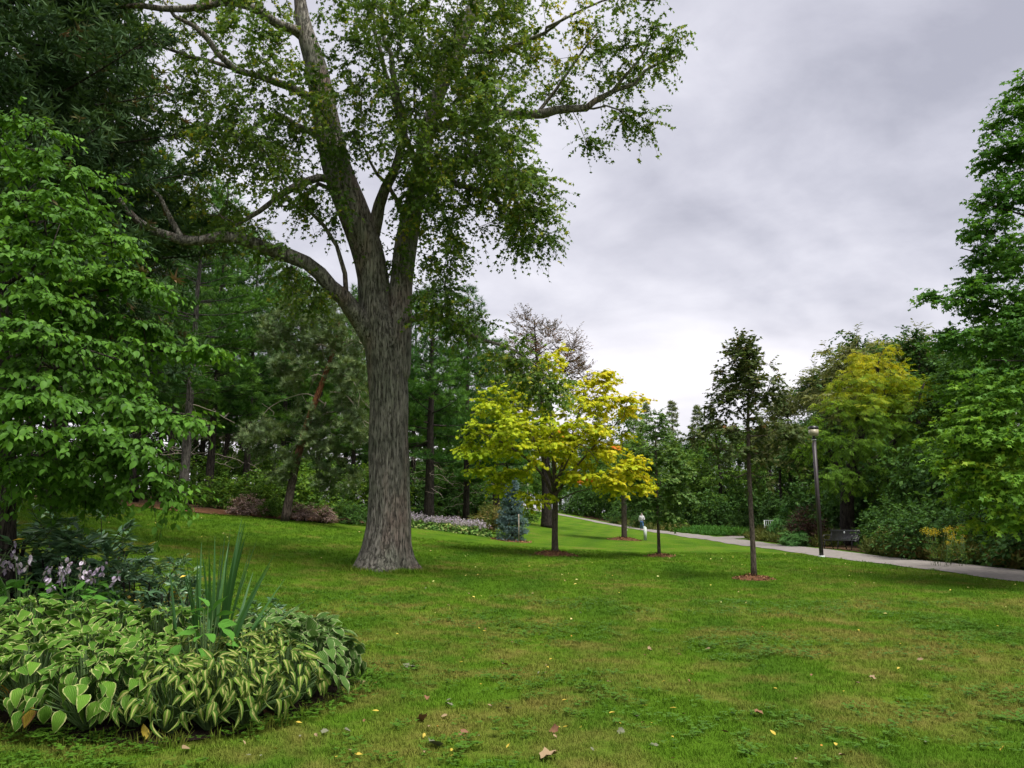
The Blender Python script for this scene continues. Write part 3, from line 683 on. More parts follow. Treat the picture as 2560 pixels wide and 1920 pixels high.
def poly_in(px, py, P):
    P = np.asarray(P); ins = np.zeros(px.shape, bool); j = len(P) - 1
    for i in range(len(P)):
        c = ((P[i, 1] > py) != (P[j, 1] > py)); dx = (P[j, 0] - P[i, 0]) * (py - P[i, 1]) / (P[j, 1] - P[i, 1] + 1e-12) + P[i, 0]
        ins ^= c & (px < dx); j = i
    return ins
BED = [G(px, Y)[:2] for px, Y in ((-420, 6.4), (-150, 5.75), (60, 5.6), (250, 5.55), (430, 5.55), (600, 5.8), (740, 6.2), (850, 6.8), (905, 7.4), (880, 8.1), (760, 8.7), (620, 9.3), (450, 9.9), (200, 10.4), (-100, 10.8), (-420, 10.5))]
BEDC = catmull(np.array(BED + BED[:1]), .18)
bb = Buf(); c0 = BEDC.mean(0); rows = 14; f = np.linspace(1, 0, rows)
rgb_ = np.random.default_rng(9); edge = BEDC + rgb_.normal(0, .025, BEDC.shape); edge[-1] = edge[0]
XY = c0 + (edge - c0)[:, None] * f[None, :, None]
V = np.concatenate([XY, (terr(XY[..., 0], XY[..., 1]) + .012 + .05 * np.clip((1 - f) * 5, 0, 1))[..., None]], -1); m = len(BEDC)
i = (np.arange(m - 1)[:, None] * rows + np.arange(rows - 1)[None]).ravel()
bb.add(V, F4=np.stack([i, i + 1, i + rows + 1, i + rows], -1)); tag(bb.build('hosta_bed_soil', M['soil'], smooth=True), kind='structure')

# ------------------------------------------------------------------ grass: instanced tufts (nobody could count the blades)
def tuft_obj(name, seed, nbl, rad, h, wid, mat):
    r = np.random.default_rng(seed); bf = Buf()
    for q in range(nbl):
        a = r.uniform(0, 6.283); d = rad * math.sqrt(r.uniform()); p = np.array([d * math.cos(a), d * math.sin(a), -.004])
        la = r.uniform(0, 6.283); ln = r.uniform(.2, 1.0) * h; hh = h * r.uniform(.55, 1.15); dv = np.array([math.cos(la), math.sin(la), 0])
        s = np.array([-dv[1], dv[0], 0]) * wid * r.uniform(.7, 1.3)
        mid = p + dv * ln * .35 + np.array([0, 0, hh * .65]); tip = p + dv * ln + np.array([0, 0, hh])
        bf.add([p - s, p + s, mid + s * .8, mid - s * .8, tip], F3=[(3, 2, 4)], F4=[(0, 1, 2, 3)], tint=r.uniform(0, 1))
    return bpy.data.objects.new(name, bf.mesh(name, mat))
def clover_obj(name, seed, mat):
    r = np.random.default_rng(seed); bf = Buf()
    for q in range(9):
        p = np.array([*r.normal(0, .05, 2), r.uniform(.018, .04)])
        k = r.integers(3, 5); a0 = r.uniform(0, 6.28)
        for j in range(k):
            a = a0 + j * 6.283 / k; d = np.array([math.cos(a), math.sin(a), r.uniform(-.2, .35)]); s = np.array([-d[1], d[0], 0]) * .009; L = r.uniform(.014, .026)
            bf.add([p, p + d * L * .6 + s, p + d * L, p + d * L * .6 - s], F3=[(0, 1, 2), (0, 2, 3)], tint=r.uniform(0, 1))
    return bpy.data.objects.new(name, bf.mesh(name, mat))
def instancer(name, pts, scl, objs, rotseed):
    me = bpy.data.meshes.new(name); me.vertices.add(len(pts)); me.vertices.foreach_set('co', np.asarray(pts, np.float32).ravel())
    a = me.attributes.new('s', 'FLOAT', 'POINT'); a.data.foreach_set('value', np.asarray(scl, np.float32))
    o = link(name, me)
    g = bpy.data.node_groups.new(name + '_scatter', 'GeometryNodeTree')
    g.interface.new_socket('Geometry', in_out='INPUT', socket_type='NodeSocketGeometry'); g.interface.new_socket('Geometry', in_out='OUTPUT', socket_type='NodeSocketGeometry')
    gi = g.nodes.new('NodeGroupInput'); go = g.nodes.new('NodeGroupOutput'); jn = g.nodes.new('GeometryNodeJoinGeometry')
    idx = g.nodes.new('GeometryNodeInputIndex')
    na = g.nodes.new('GeometryNodeInputNamedAttribute'); na.data_type = 'FLOAT'; na.inputs[0].default_value = 's'
    rv = g.nodes.new('FunctionNodeRandomValue'); rv.data_type = 'FLOAT_VECTOR'; rv.inputs[0].default_value = (-.12, -.12, 0); rv.inputs[1].default_value = (.12, .12, 6.283); rv.inputs['Seed'].default_value = rotseed
    for q, ob in enumerate(objs):
        oi = g.nodes.new('GeometryNodeObjectInfo'); oi.inputs[0].default_value = ob
        ip = g.nodes.new('GeometryNodeInstanceOnPoints')
        md = g.nodes.new('ShaderNodeMath'); md.operation = 'MODULO'; g.links.new(idx.outputs[0], md.inputs[0]); md.inputs[1].default_value = len(objs)
        cp = g.nodes.new('ShaderNodeMath'); cp.operation = 'COMPARE'; g.links.new(md.outputs[0], cp.inputs[0]); cp.inputs[1].default_value = q; cp.inputs[2].default_value = .3
        g.links.new(gi.outputs[0], ip.inputs['Points']); g.links.new(cp.outputs[0], ip.inputs['Selection']); g.links.new(oi.outputs['Geometry'], ip.inputs['Instance'])
        g.links.new(rv.outputs[0], ip.inputs['Rotation']); g.links.new(na.outputs[0], ip.inputs['Scale']); g.links.new(ip.outputs[0], jn.inputs[0])
    g.links.new(jn.outputs[0], go.inputs[0])
    md_ = o.modifiers.new('scatter', 'NODES'); md_.node_group = g
    return tag(o, kind='stuff')
rg = np.random.default_rng(21)
def frustum_pts(y0, y1, dens, rg, pad=.75):
    n = int(dens * pad * (y1 ** 2 - y0 ** 2)); y = np.sqrt(rg.uniform(y0 ** 2, y1 ** 2, n)); x = rg.uniform(-pad, pad, n) * y
    return x, y
def on_lawn(x, y):
    ok = ~poly_in(x, y, BEDC); ok &= x < 12.35 + .1 * np.sin(y * 3) + .05 * np.sin(y * 11)
    for (cx, cy_, r) in NOGRASS: ok &= (x - cx) ** 2 + (y - cy_) ** 2 > r * r
    return ok
MAPLE = G(957, 20.0)
SPOTS = {'yellow': G(1388, 29.3), 'oak': G(1885, 20.3), 'mid': G(1648, 31.0), 'far': G(1561, 49.0), 'spruce': G(1280, 39.0), 'scots': G(712, 33.5)}
NOGRASS = [(SPOTS['yellow'][0], SPOTS['yellow'][1], .75), (SPOTS['oak'][0], SPOTS['oak'][1], .48), (SPOTS['mid'][0], SPOTS['mid'][1], .5), (MAPLE[0], MAPLE[1], .62)]
def lawn_pts(seed, bands):
    r = np.random.default_rng(seed); PX, PY, S = [], [], []
    for y0, y1, d, s in bands:
        x, y = frustum_pts(y0, y1, d, r); k = on_lawn(x, y); PX.append(x[k]); PY.append(y[k]); S.append(s * r.uniform(.7, 1.3, k.sum()))
    x = np.concatenate(PX); y = np.concatenate(PY); return np.stack([x, y, terr(x, y)], 1), np.concatenate(S)
tufts = [tuft_obj('grass_tuft', q, 16, .055, .034, .0021, M['blade']) for q in range(4)]
P_, S_ = lawn_pts(3, [(3.6, 7, 480, .9), (7, 12, 240, 1.1), (12, 20, 90, 1.5), (20, 34, 30, 2.1)])
instancer('grass', P_, S_, tufts, 1)
def blobnoise(x, y, s, off):
    return np.array([mnoise.noise(Vector((a * s + off, b_ * s, off))) for a, b_ in zip(x, y)])
r_ = np.random.default_rng(31); x, y = frustum_pts(3.8, 15, 40, r_); k = on_lawn(x, y); x, y = x[k], y[k]
nz = blobnoise(x, y, .55, 3.1); k = nz > .12 + r_.uniform(-.3, .3, len(x)); x, y = x[k], y[k]
M['clover'] = leafmat('clover_leaf', [(0, (0.040, 0.105, 0.010)), (1, (0.075, 0.160, 0.014))], .2, spec=.1, gain=1.0)
instancer('clover_patches', np.stack([x, y, terr(x, y)], 1), r_.uniform(.8, 1.5, len(x)), [clover_obj('clover', q, M['clover']) for q in range(3)], 2)
# ragged weeds along the edge of the planted bed
r_ = np.random.default_rng(33); t_ = r_.integers(0, len(BEDC), 700); e_ = BEDC[t_] + r_.normal(0, .06, (700, 2)); k = e_[:, 1] < 8.3; e_ = e_[k]
instancer('bed_edge_weeds', np.stack([e_[:, 0], e_[:, 1], terr(e_[:, 0], e_[:, 1])], 1), r_.uniform(.8, 1.7, len(e_)), [clover_obj('edge_weed', q + 9, M['clover']) for q in range(2)] + [tuft_obj('edge_grass', 77, 18, .06, .06, .003, M['blade'])], 5)

# ------------------------------------------------------------------ the great maple
r_ = np.random.default_rng(35); a_ = r_.uniform(0, 6.283, 420); d_ = r_.uniform(.60, 1.25, 420); x, y = MAPLE[0] + d_ * np.cos(a_) * 1.15, MAPLE[1] + d_ * np.sin(a_)
instancer('bole_grass', np.stack([x, y, terr(x, y)], 1), r_.uniform(1.2, 2.6, 420), [tuft_obj('bole_tuft', 78, 14, .06, .05, .0026, M['blade'])], 7)
mb = MAPLE
def mw(px, py, Y, r): return np.array([*W(px * K, py * K, Y), r * K * Y / F])
def maple_flare(buf):
    """the lower bole: buttressed flare into the ground, furrowed"""
    n, m_ = 72, 60; h = 4.1; t = np.linspace(0, 1, m_); a = np.arange(n) * 2 * math.pi / n
    V = np.zeros((m_, n, 3)); ax0 = W(842 * K, 1100 * K, 20.0); axT = W(840 * K, 830 * K, 20.0)
    for i_, tt_ in enumerate(t):
        z = mb[2] - .12 + tt_ * (axT[2] - mb[2] + .12); hh = z - mb[2]
        cx = np.interp(hh, [0, 1.2, 4.2], [mb[0] + .03, ax0[0], axT[0]]); r0 = np.interp(hh, [-.2, 0, .12, .3, .6, 1.0, 1.5, 3, 5], [.86, .79, .72, .65, .585, .54, .51, .495, .49])
        fl = np.exp(-max(hh, 0) / .30); lob = .10 * np.sin(3 * a + .6) + .06 * np.sin(5 * a + 2.0) + .17 * np.exp(-((np.mod(a - 3.25 + math.pi, 2 * math.pi) - math.pi) / .42) ** 2)
        lob2 = .10 * np.exp(-((np.mod(a - 0.05 + math.pi, 2 * math.pi) - math.pi) / .4) ** 2)
        rr = r0 * (1 + fl * (lob + lob2)) + .012 * np.sin(11 * a + 2.2 * math.sin(hh * 1.3)) + .010 * np.sin(19 * a + 1.5 * hh) + .014 * np.sin(2 * a + hh)
        rr = rr + .02 * np.array([mnoise.noise(Vector((3 * math.cos(q) * 1.6, 3 * math.sin(q) * 1.6, hh * .8))) for q in a])
        V[i_] = np.stack([cx + rr * np.cos(a), 20.0 + rr * np.sin(a), np.full(n, z)], -1)
    i = (np.arange(m_ - 1)[:, None] * n + np.arange(n)[None]); j = np.arange(m_ - 1)[:, None] * n + (np.arange(n)[None] + 1) % n
    buf.add(V, F4=np.stack([i, j, j + n, i + n], -1))
MY = 20.0
limbs = [
    [mw(841, 1000, MY, 38), mw(841, 900, MY, 41), mw(838, 820, MY, 43), mw(826, 740, MY, 40), mw(812, 670, MY, 38), mw(806, 600, MY, 35), mw(790, 530, MY - .1, 36), mw(757, 440, MY - .2, 36), mw(730, 370, MY - .3, 34),
     mw(705, 260, MY - .4, 30), mw(684, 150, MY - .5, 26), mw(660, 70, MY - .6, 20), mw(648, 0, MY - .6, 14), mw(640, -110, MY - .6, 10), mw(620, -260, MY - .5, 5)],
    [mw(850, 800, MY + .1, 38), mw(858, 700, MY + .12, 33), mw(866, 620, MY + .15, 26), mw(878, 520, MY + .2, 26), mw(899, 420, MY + .3, 21), mw(912, 350, MY + .3, 19), mw(924, 280, MY + .4, 17), mw(948, 200, MY + .5, 17),
     mw(982, 120, MY + .6, 17), mw(1030, 0, MY + .7, 16), mw(1065, -100, MY + .8, 12), mw(1110, -260, MY + .8, 6)],
    [mw(815, 745, MY, 30), mw(784, 700, MY - .2, 25), mw(742, 640, MY - .6, 21), mw(690, 592, MY - 1.0, 20), mw(625, 552, MY - 1.4, 18), mw(560, 528, MY - 1.7, 16), mw(480, 522, MY - 2.0, 15), mw(395, 518, MY - 2.2, 13), mw(330, 500, MY - 2.4, 10), mw(270, 452, MY - 2.6, 7), mw(230, 400, MY - 2.8, 4)],
    [mw(392, 516, MY - 2.2, 9), mw(366, 470, MY - 2.3, 7), mw(342, 425, MY - 2.4, 5), mw(318, 408, MY - 2.4, 3)],
    [mw(748, 640, MY - .6, 7), mw(745, 590, MY - .7, 6), mw(728, 535, MY - .8, 5.5), mw(700, 490, MY - 1.0, 5), mw(655, 455, MY - 1.2, 4), mw(590, 450, MY - 1.3, 2.5)],
    [mw(722, 388, MY - .3, 12), mw(690, 384, MY - .6, 11), mw(650, 396, MY - .9, 10), mw(610, 425, MY - 1.1, 9), mw(565, 462, MY - 1.2, 6), mw(500, 492, MY - 1.3, 4)],
    [mw(716, 410, MY - .3, 8), mw(690, 398, MY - .2, 6), mw(665, 420, MY, 5), mw(640, 470, MY + .1, 3)],
    [mw(672, 95, MY - .5, 14), mw(640, 66, MY - .7, 14), mw(600, 52, MY - 1, 13), mw(560, 28, MY - 1.3, 12), mw(500, 15, MY - 1.6, 11), mw(430, 20, MY - 1.9, 9), mw(345, 18, MY - 2.2, 8), mw(220, 14, MY - 2.4, 5), mw(150, -20, MY - 2.5, 3)],
    [mw(700, 230, MY - .4, 12), mw(630, 190, MY - .9, 10), mw(560, 165, MY - 1.3, 8), mw(510, 150, MY - 1.5, 8), mw(470, 110, MY - 1.8, 8), mw(420, 60, MY - 2.0, 6), mw(370, 34, MY - 2.1, 5)],
    [mw(510, 150, MY - 1.5, 6), mw(440, 126, MY - 1.4, 5), mw(360, 105, MY - 1.3, 4), mw(280, 95, MY - 1.2, 3)],
    [mw(700, 300, MY - .4, 9), mw(640, 270, MY - .1, 7), mw(590, 250, MY, 6), mw(530, 280, MY, 5), mw(480, 300, MY, 3)],
    [mw(810, 500, MY - .1, 18), mw(818, 440, MY - .2, 14), mw(848, 370, MY - .5, 11), mw(870, 280, MY - .9, 9), mw(856, 180, MY - 1.3, 8), mw(832, 90, MY - 1.6, 6), mw(820, -20, MY - 1.8, 4)],
    [mw(924, 280, MY + .4, 12), mw(1000, 262, MY, 12), mw(1080, 250, MY - .3, 12), mw(1140, 246, MY - .5, 11), mw(1200, 240, MY - .6, 10), mw(1264, 241, MY - .7, 9), mw(1285, 222, MY - .7, 8), mw(1330, 195, MY - .7, 6.5), mw(1375, 180, MY - .7, 5), mw(1395, 150, MY - .7, 4), mw(1440, 128, MY - .7, 3), mw(1480, 105, MY - .7, 2)],
    [mw(1320, 200, MY - .7, 5), mw(1350, 165, MY - .9, 4), mw(1385, 120, MY - 1, 3), mw(1420, 60, MY - 1, 2)],
    [mw(1282, 235, MY - .7, 3), mw(1310, 230, MY - .8, 2.5), mw(1350, 245, MY - .9, 2), mw(1400, 275, MY - .9, 1.5)],
    [mw(1160, 246, MY - .5, 5), mw(1200, 190, MY - .6, 4), mw(1240, 130, MY - .7, 3), mw(1290, 70, MY - .8, 2)],
    [mw(965, 160, MY + .5, 10), mw(1010, 110, MY + .2, 8), mw(1080, 110, MY - .1, 7), mw(1150, 90, MY - .3, 5), mw(1220, 40, MY - .4, 3)],
    [mw(1180, 60, MY - .5, 4), mw(1260, 20, MY - .8, 3), mw(1330, -10, MY - .9, 2.5), mw(1420, 5, MY - .9, 2)],
    [mw(902, 405, MY + .3, 10), mw(950, 395, MY - .1, 9), mw(1005, 400, MY - .4, 8), mw(1060, 430, MY - .7, 6), mw(1120, 470, MY - .9, 4), mw(1170, 510, MY - 1, 2)],
    [mw(884, 690, MY, 9), mw(912, 684, MY - .3, 8), mw(950, 685, MY - .6, 7), mw(995, 704, MY - .9, 6), mw(1025, 722, MY - 1.1, 5), mw(1060, 740, MY - 1.3, 4), mw(1120, 760, MY - 1.5, 3), mw(1170, 800, MY - 1.6, 2)],
    [mw(884, 490, MY + .2, 7), mw(860, 440, MY - .3, 6), mw(835, 400, MY - .6, 5), mw(800, 340, MY - .9, 3)],
    [mw(890, 330, MY + .3, 8), mw(862, 260, MY - .2, 7), mw(845, 180, MY - .7, 6), mw(815, 80, MY - 1.2, 5), mw(800, 0, MY - 1.4, 3)],
]
blobs = [BW(*q) for q in (
    (985, 110, 130, 110, 18.0, 3.2, 78), (1105, 70, 105, 80, 19.5, 3, 42), (1040, 300, 110, 76, 18.3, 2.6, 66), (1120, 400, 85, 80, 18.3, 2.2, 54), (1150, 490, 50, 45, 18.5, 1.4, 16),
    (955, 440, 95, 70, 18.6, 2.6, 42), (960, 545, 50, 45, 18.5, 1.4, 11), (830, 110, 120, 110, 17.8, 2.8, 58), (880, 300, 80, 100, 18.2, 2.3, 46), (725, 240, 60, 110, 17.8, 1.8, 26),
    (590, 200, 120, 90, 18.6, 2.6, 42), (560, 325, 140, 50, 18.6, 2.6, 40), (640, 415, 70, 36, 18.5, 1.8, 17), (440, 240, 110, 80, 19.5, 2.8, 30), (380, 100, 150, 90, 20, 3, 32),
    (520, 55, 140, 50, 19, 2.8, 22), (420, 410, 90, 50, 18.6, 2, 22), (1300, 150, 50, 36, 19.4, 1.0, 8), (1360, 120, 55, 45, 19.4, 1.1, 12), (1425, 105, 50, 45, 19.2, 1, 11), (1200, 185, 55, 34, 19.4, 1.2, 8),
    (1350, 245, 36, 22, 19.1, .6, 6), (1395, 265, 18, 22, 19.1, .4, 4), (1255, 300, 20, 26, 19, .5, 3), (1360, 4, 70, 14, 19.1, 1, 8), (1225, 65, 55, 50, 19, 1.6, 8),
    (640, 570, 60, 40, 18.8, 1.4, 9), (655, 625, 35, 45, 18.8, 1, 8), (950, 640, 60, 46, 18.3, 1, 15), (1000, 690, 50, 26, 18.6, .8, 8), (1100, 765, 50, 24, 18.4, .8, 9), (1150, 825, 28, 50, 18.4, .6, 11),
    (1192, 850, 14, 40, 18.3, .5, 6), (540, 500, 70, 24, 18.4, 1, 8), (1000, -60, 260, 60, 19, 4, 40), (600, -70, 300, 60, 19, 4, 34), (800, -50, 160, 60, 17.5, 3, 24), (760, 470, 60, 40, 19, 1.5, 8), (840, 570, 30, 40, 19.5, .8, 4))]
def maple_tint(pos, tt, rg):
    p0 = W(1215 * K, 70 * K, 19); d = np.linalg.norm((pos - p0) / np.array([.9, 2.5, 1.0]), axis=1)
    return np.clip(tt, 0, .9) + np.where((d < 1) & (rg.uniform(0, 1, len(tt)) < .55), .5, 0) + np.where(rg.uniform(0, 1, len(tt)) < .006, .6, 0)
broadleaf('silver_maple', 'huge old silver maple with furrowed grey trunk forking high above the lawn', 'tree', mb, limbs, blobs, 'star3', M['l_maple'], M['bark_maple'], 41,
          spray=dict(k=9, m=11, L=.64, droop=.38, size=.102, flat=.75, hang=.5, spread=.75, out=.6, ntilt=.7, lean=.7), conn=dict(kpath=.22, seg=.5, bow=.08), twig=.006, tintf=maple_tint, flare=maple_flare, tip=.008, rmax=.07, crook=.15, straight=2)

# ------------------------------------------------------------------ near broad-leaved tree at the left edge
nb_ = G(20, 9.3)
def nw(px, py, Y, r): return np.array([*W(px, py, Y), r])
nl = [[np.array([*nb_ - [0, 0, .1], .11]), nw(18, 1180, 9.3, .085), nw(5, 980, 9.35, .07), nw(10, 780, 9.4, .055), nw(-10, 560, 9.4, .035), nw(-5, 380, 9.4, .015)]]
for (a, b_) in (((0, 1150), (440, 1195, 8.6)), ((5, 1040), (480, 1040, 8.7)), ((8, 960), (560, 880, 9.2)), ((8, 900), (300, 900, 7.9)), ((5, 820), (430, 715, 9.2)), ((0, 720), (340, 600, 9.2)), ((0, 660), (300, 500, 9.2)), ((0, 1080), (200, 1120, 7.9)), ((0, 620), (150, 560, 8.2)), ((0, 1000), (-300, 950, 9.2)), ((0, 800), (-250, 700, 9.0)), ((0, 600), (120, 430, 9.8))):
    p0, p1 = np.array([*W(a[0], a[1], 9.35), .03]), np.array([*W(b_[0], b_[1], b_[2]), .006]); mid = (p0 + p1) / 2; mid[2] += .18; mid[3] = .018
    nl.append([p0, mid, p1])
nblobs = [B(q[0] - (62 if q[0] > 150 else 0), *q[1:]) for q in (
    (140, 430, 9.4, 150, 50, .8, 16), (230, 540, 9.2, 120, 36, .9, 18), (90, 590, 8.6, 120, 45, .8, 16), (340, 600, 9.2, 40, 24, .4, 5), (160, 670, 8.6, 130, 26, .9, 15), (330, 690, 9.2, 60, 26, .5, 9), (70, 750, 8.4, 100, 40, .8, 13), (440, 720, 9.2, 40, 14, .3, 4),
    (250, 780, 9.0, 110, 24, .8, 13), (400, 800, 9.2, 50, 18, .4, 6), (450, 862, 9.2, 45, 12, .35, 5), (560, 876, 9.2, 32, 12, .25, 4), (110, 850, 8.2, 120, 26, .8, 14), (330, 880, 9.1, 50, 18, .5, 5), (200, 925, 8.4, 110, 20, .8, 11), (70, 970, 8.2, 100, 34, .8, 14),
    (350, 950, 9.0, 40, 16, .5, 3), (220, 1015, 8.3, 120, 20, .8, 12), (400, 1020, 8.7, 50, 22, .4, 8), (490, 1042, 8.7, 34, 18, .3, 5), (100, 1080, 8.1, 120, 30, .8, 15), (320, 1090, 8.5, 80, 28, .6, 10), (410, 1130, 8.6, 40, 28, .35, 6), (450, 1195, 8.6, 30, 24, .25, 4), (180, 1145, 8.3, 120, 18, .8, 10),
    (40, 1170, 8.3, 90, 34, .8, 10), (485, 1240, 8.6, 22, 10, .15, 2), (130, 1230, 9.2, 110, 34, .6, 10), (60, 330, 9.6, 110, 36, .8, 10), (-180, 700, 9.2, 130, 200, 1.2, 26), (-200, 1050, 9.2, 120, 120, 1.0, 14), (280, 1220, 9.0, 60, 24, .4, 5))]
broadleaf('leafy_tree', 'broad-leaved tree with layered fresh green branches reaching in over the hosta bed', 'tree', nb_, nl, nblobs, 'ovate', M['l_near'], M['bark_dark'], 43,
          spray=dict(k=8, m=9, L=.40, droop=.24, size=.080, flat=.2, hang=.6, spread=.9, out=.7, ntilt=.5, lean=.75, sj=.45), conn=dict(kpath=.15, seg=.35, bow=.06), twig=.004, parts=300, tip=.006, rmax=.03)

# ------------------------------------------------------------------ conifers of the left-hand wood
pw = lambda Rm: (lambda f: Rm * (1 - f) ** .72 * (.55 + .45 * min(1, f * 4)) + .25)
pine_specs = [  # px, distance, height, radius, clear, label, seed
    (455, 33.5, 15.5, 3.3, .33, 'white pine with a bare pale grey trunk rising from the mulch', 51),
    (1072, 42, 13.2, 3.4, .28, 'white pine with thick trunk behind the flowering hosta row', 52),
    (1165, 47, 14.6, 3.6, .18, 'tallest pine right of the big maple trunk', 53)]
pines = []
for px, Y, H, Rm, cl_, lab, sd in pine_specs:
    g = G(px, Y); pines.append(conifer('white_pine', lab, g, H, sd, M['n_pine'], M['bark_grey'] if sd == 51 else M['bark_dark'], pw(Rm), clear=cl_, step=.98, nb=6, flat=.07, bend=.16, r0=.30 if sd == 52 else .22, tuft=.32, tsp=.15, sub=.19, group='pines of the wood', dead=10))
dark = conifer('dark_pine', 'dark pine crowded in the wood behind the mulch bed', G(610, 42), 15.5, 54, M['n_pine'], M['bark_dark'], pw(3.2), clear=.27, step=1.05, nb=6, flat=.07, bend=.16, r0=.2, tuft=.38, tsp=.17, sub=.21, group='pines of the wood', dead=6)
def cpy(src, px, Y, s, lab, grp='pines of the wood', zs=None): 
    sc_ = s if zs is None else (s, s, zs); return copy_tree(src, G(px, Y), float(rng.uniform(0, 6.283)), sc_, lab, grp)
LABD = 'dark pine crowded in the wood behind the mulch bed'
for px, Y, s in ((520, 40, 1.12), (330, 37, 1.15), (200, 42, 1.15), (60, 38, 1.1), (-120, 35, 1.1), (700, 47, 1.0), (790, 45, .86), (880, 47, .9), (960, 52, .95), (420, 50, 1.25), (560, 56, 1.2), (260, 55, 1.25), (100, 52, 1.2), (740, 60, 1.15), (860, 62, 1.1), (650, 64, 1.2), (480, 68, 1.3)):
    cpy(dark, px, Y, s, LABD)
LABW = 'pine in the wood right of the big maple trunk'
for src, px, Y, s in ((pines[1], 1240, 52, .95), (pines[2], 1120, 58, 1.0), (dark, 1030, 56, 1.05), (dark, 1190, 62, 1.0), (pines[1], 1265, 66, 1.05)):
    cpy(src, px, Y, s, LABW)
# dark pine overhanging the top left corner
conifer('black_pine', 'dark needled pine filling the top left corner above the leafy tree', G(-160, 16.5), 15.5, 57, M['n_dark'], M['bark_dark'], lambda f: 4.9 * (1 - f) ** .5 + .4, clear=.30, step=.6, nb=9, r0=.24, tuft=.27, kind='tuftw', tsp=.15, sub=.2, elev=(-4, 35), dead=26, keep=lambda az, f, rg: math.cos(az) > -.3, bend=.12)
conifer('black_pine', 'tall dark pine rising behind the leafy tree', G(120, 25), 19, 59, M['n_dark'], M['bark_dark'], lambda f: 4.2 * (1 - f) ** .6 + .4, clear=.25, step=.7, nb=7, r0=.24, tuft=.32, kind='tuftw', tsp=.18, sub=.24, elev=(-6, 30), dead=14, bend=.12)
# pale larch-like tops behind
larch = conifer('larch_tree', 'pale green larch top showing between the branches of the maple', G(500, 60), 22.5, 58, M['n_larch'], M['bark_dark'], lambda f: 3.2 * (1 - f) ** .8 + .2, clear=.2, step=.8, r0=.25, tuft=.45, kind='tuftw', tsp=.3, sub=.4, dead=0, elev=(-5, 30))
for px, Y, s in ((390, 62, .98), (300, 58, .92)): cpy(larch, px, Y, s, 'pale green larch top showing between the branches of the maple', 'larches behind the wood')
larch['group'] = 'larches behind the wood'

# leaning Scots pine with orange upper bark
sb_ = SPOTS['scots']; top = W(848, 820, 34.2); lv = top - sb_
sk = Skel(); 
sk.limb([np.array([*sb_, .2]), np.array([*W(740, 1160, 33.6), .17]), np.array([*W(775, 1040, 33.8), .145]), np.array([*W(812, 940, 34), .12]), np.array([*W(835, 870, 34.2), .085]), np.array([*W(850, 800, 34.3), .04])])
rg = np.random.default_rng(61); droot = empty('scots_pine', sb_, 'leaning Scots pine with orange upper bark and bare curling branches', 'tree')
tb = Buf(); sk.mesh(tb, thick=12); tb.build('trunk', M['bark_scots'], droot, smooth=True, off=sb_)
db = Buf()
for P in ([(812, 1010), (770, 985), (720, 995), (672, 1020), (655, 1045)], [(790, 1060), (755, 1095), (735, 1120), (715, 1180)], [(825, 980), (860, 985), (890, 1020), (920, 1080)], [(835, 930), (880, 950), (905, 1000)], [(815, 1005), (800, 1050), (810, 1070), (840, 1090)], [(842, 880), (800, 860), (770, 870)], [(845, 860), (890, 850), (915, 870)], [(800, 1035), (850, 1030), (900, 1050), (930, 1085)], [(825, 950), (795, 935), (770, 945)]):
    dy = rg.uniform(-1.2, .2); pts = catmull(np.array([W(a, b_, 33.9 + dy * i / len(P)) for i, (a, b_) in enumerate(P)]), .25); tube(db, pts, np.linspace(.035, .01, len(pts)), 5)
    for q in range(4):
        i = rg.integers(2, len(pts)); e = pts[i] + rg.normal(0, .35, 3) - [0, 0, .2]; tube(db, np.array([pts[i], (pts[i] + e) / 2 + rg.normal(0, .06, 3), e]), [.012, .009, .005], 4)
db.build('bare_branches', M['deadwood'], droot, off=sb_)
C, O = blob_pts([B(*q) for q in ((660, 1090, 33.2, 52, 40, .9, 34), (840, 850, 34.2, 75, 55, 1.6, 60), (780, 780, 34.6, 70, 50, 1.5, 40), (740, 920, 34, 60, 50, 1.4, 40), (870, 960, 34, 55, 60, 1.4, 46), (890, 1070, 33.4, 40, 50, 1, 34), (800, 1110, 33.8, 55, 45, 1, 34), (715, 1170, 33.6, 36, 30, .7, 16), (840, 1200, 33.6, 50, 36, .8, 26), (770, 1050, 34.2, 50, 40, 1, 20), (700, 830, 34.6, 60, 50, 1.3, 34))], rg)
pos, a, nm, sz, tt, tw = sprays(C, O, rg, k=5, m=5, L=.45, size=.24, flat=.9, spread=.8, droop=.1, hang=-.3)
cb = Buf(); put_leaves(cb, 'tuft', pos, a + [0, 0, .4], nm, sz, tt); t2 = Buf(); put_twigs(t2, tw, .008); t2.build('twigs', M['deadwood'], droot, off=sb_); cb.build('crown', M['n_scots'], droot, off=sb_)

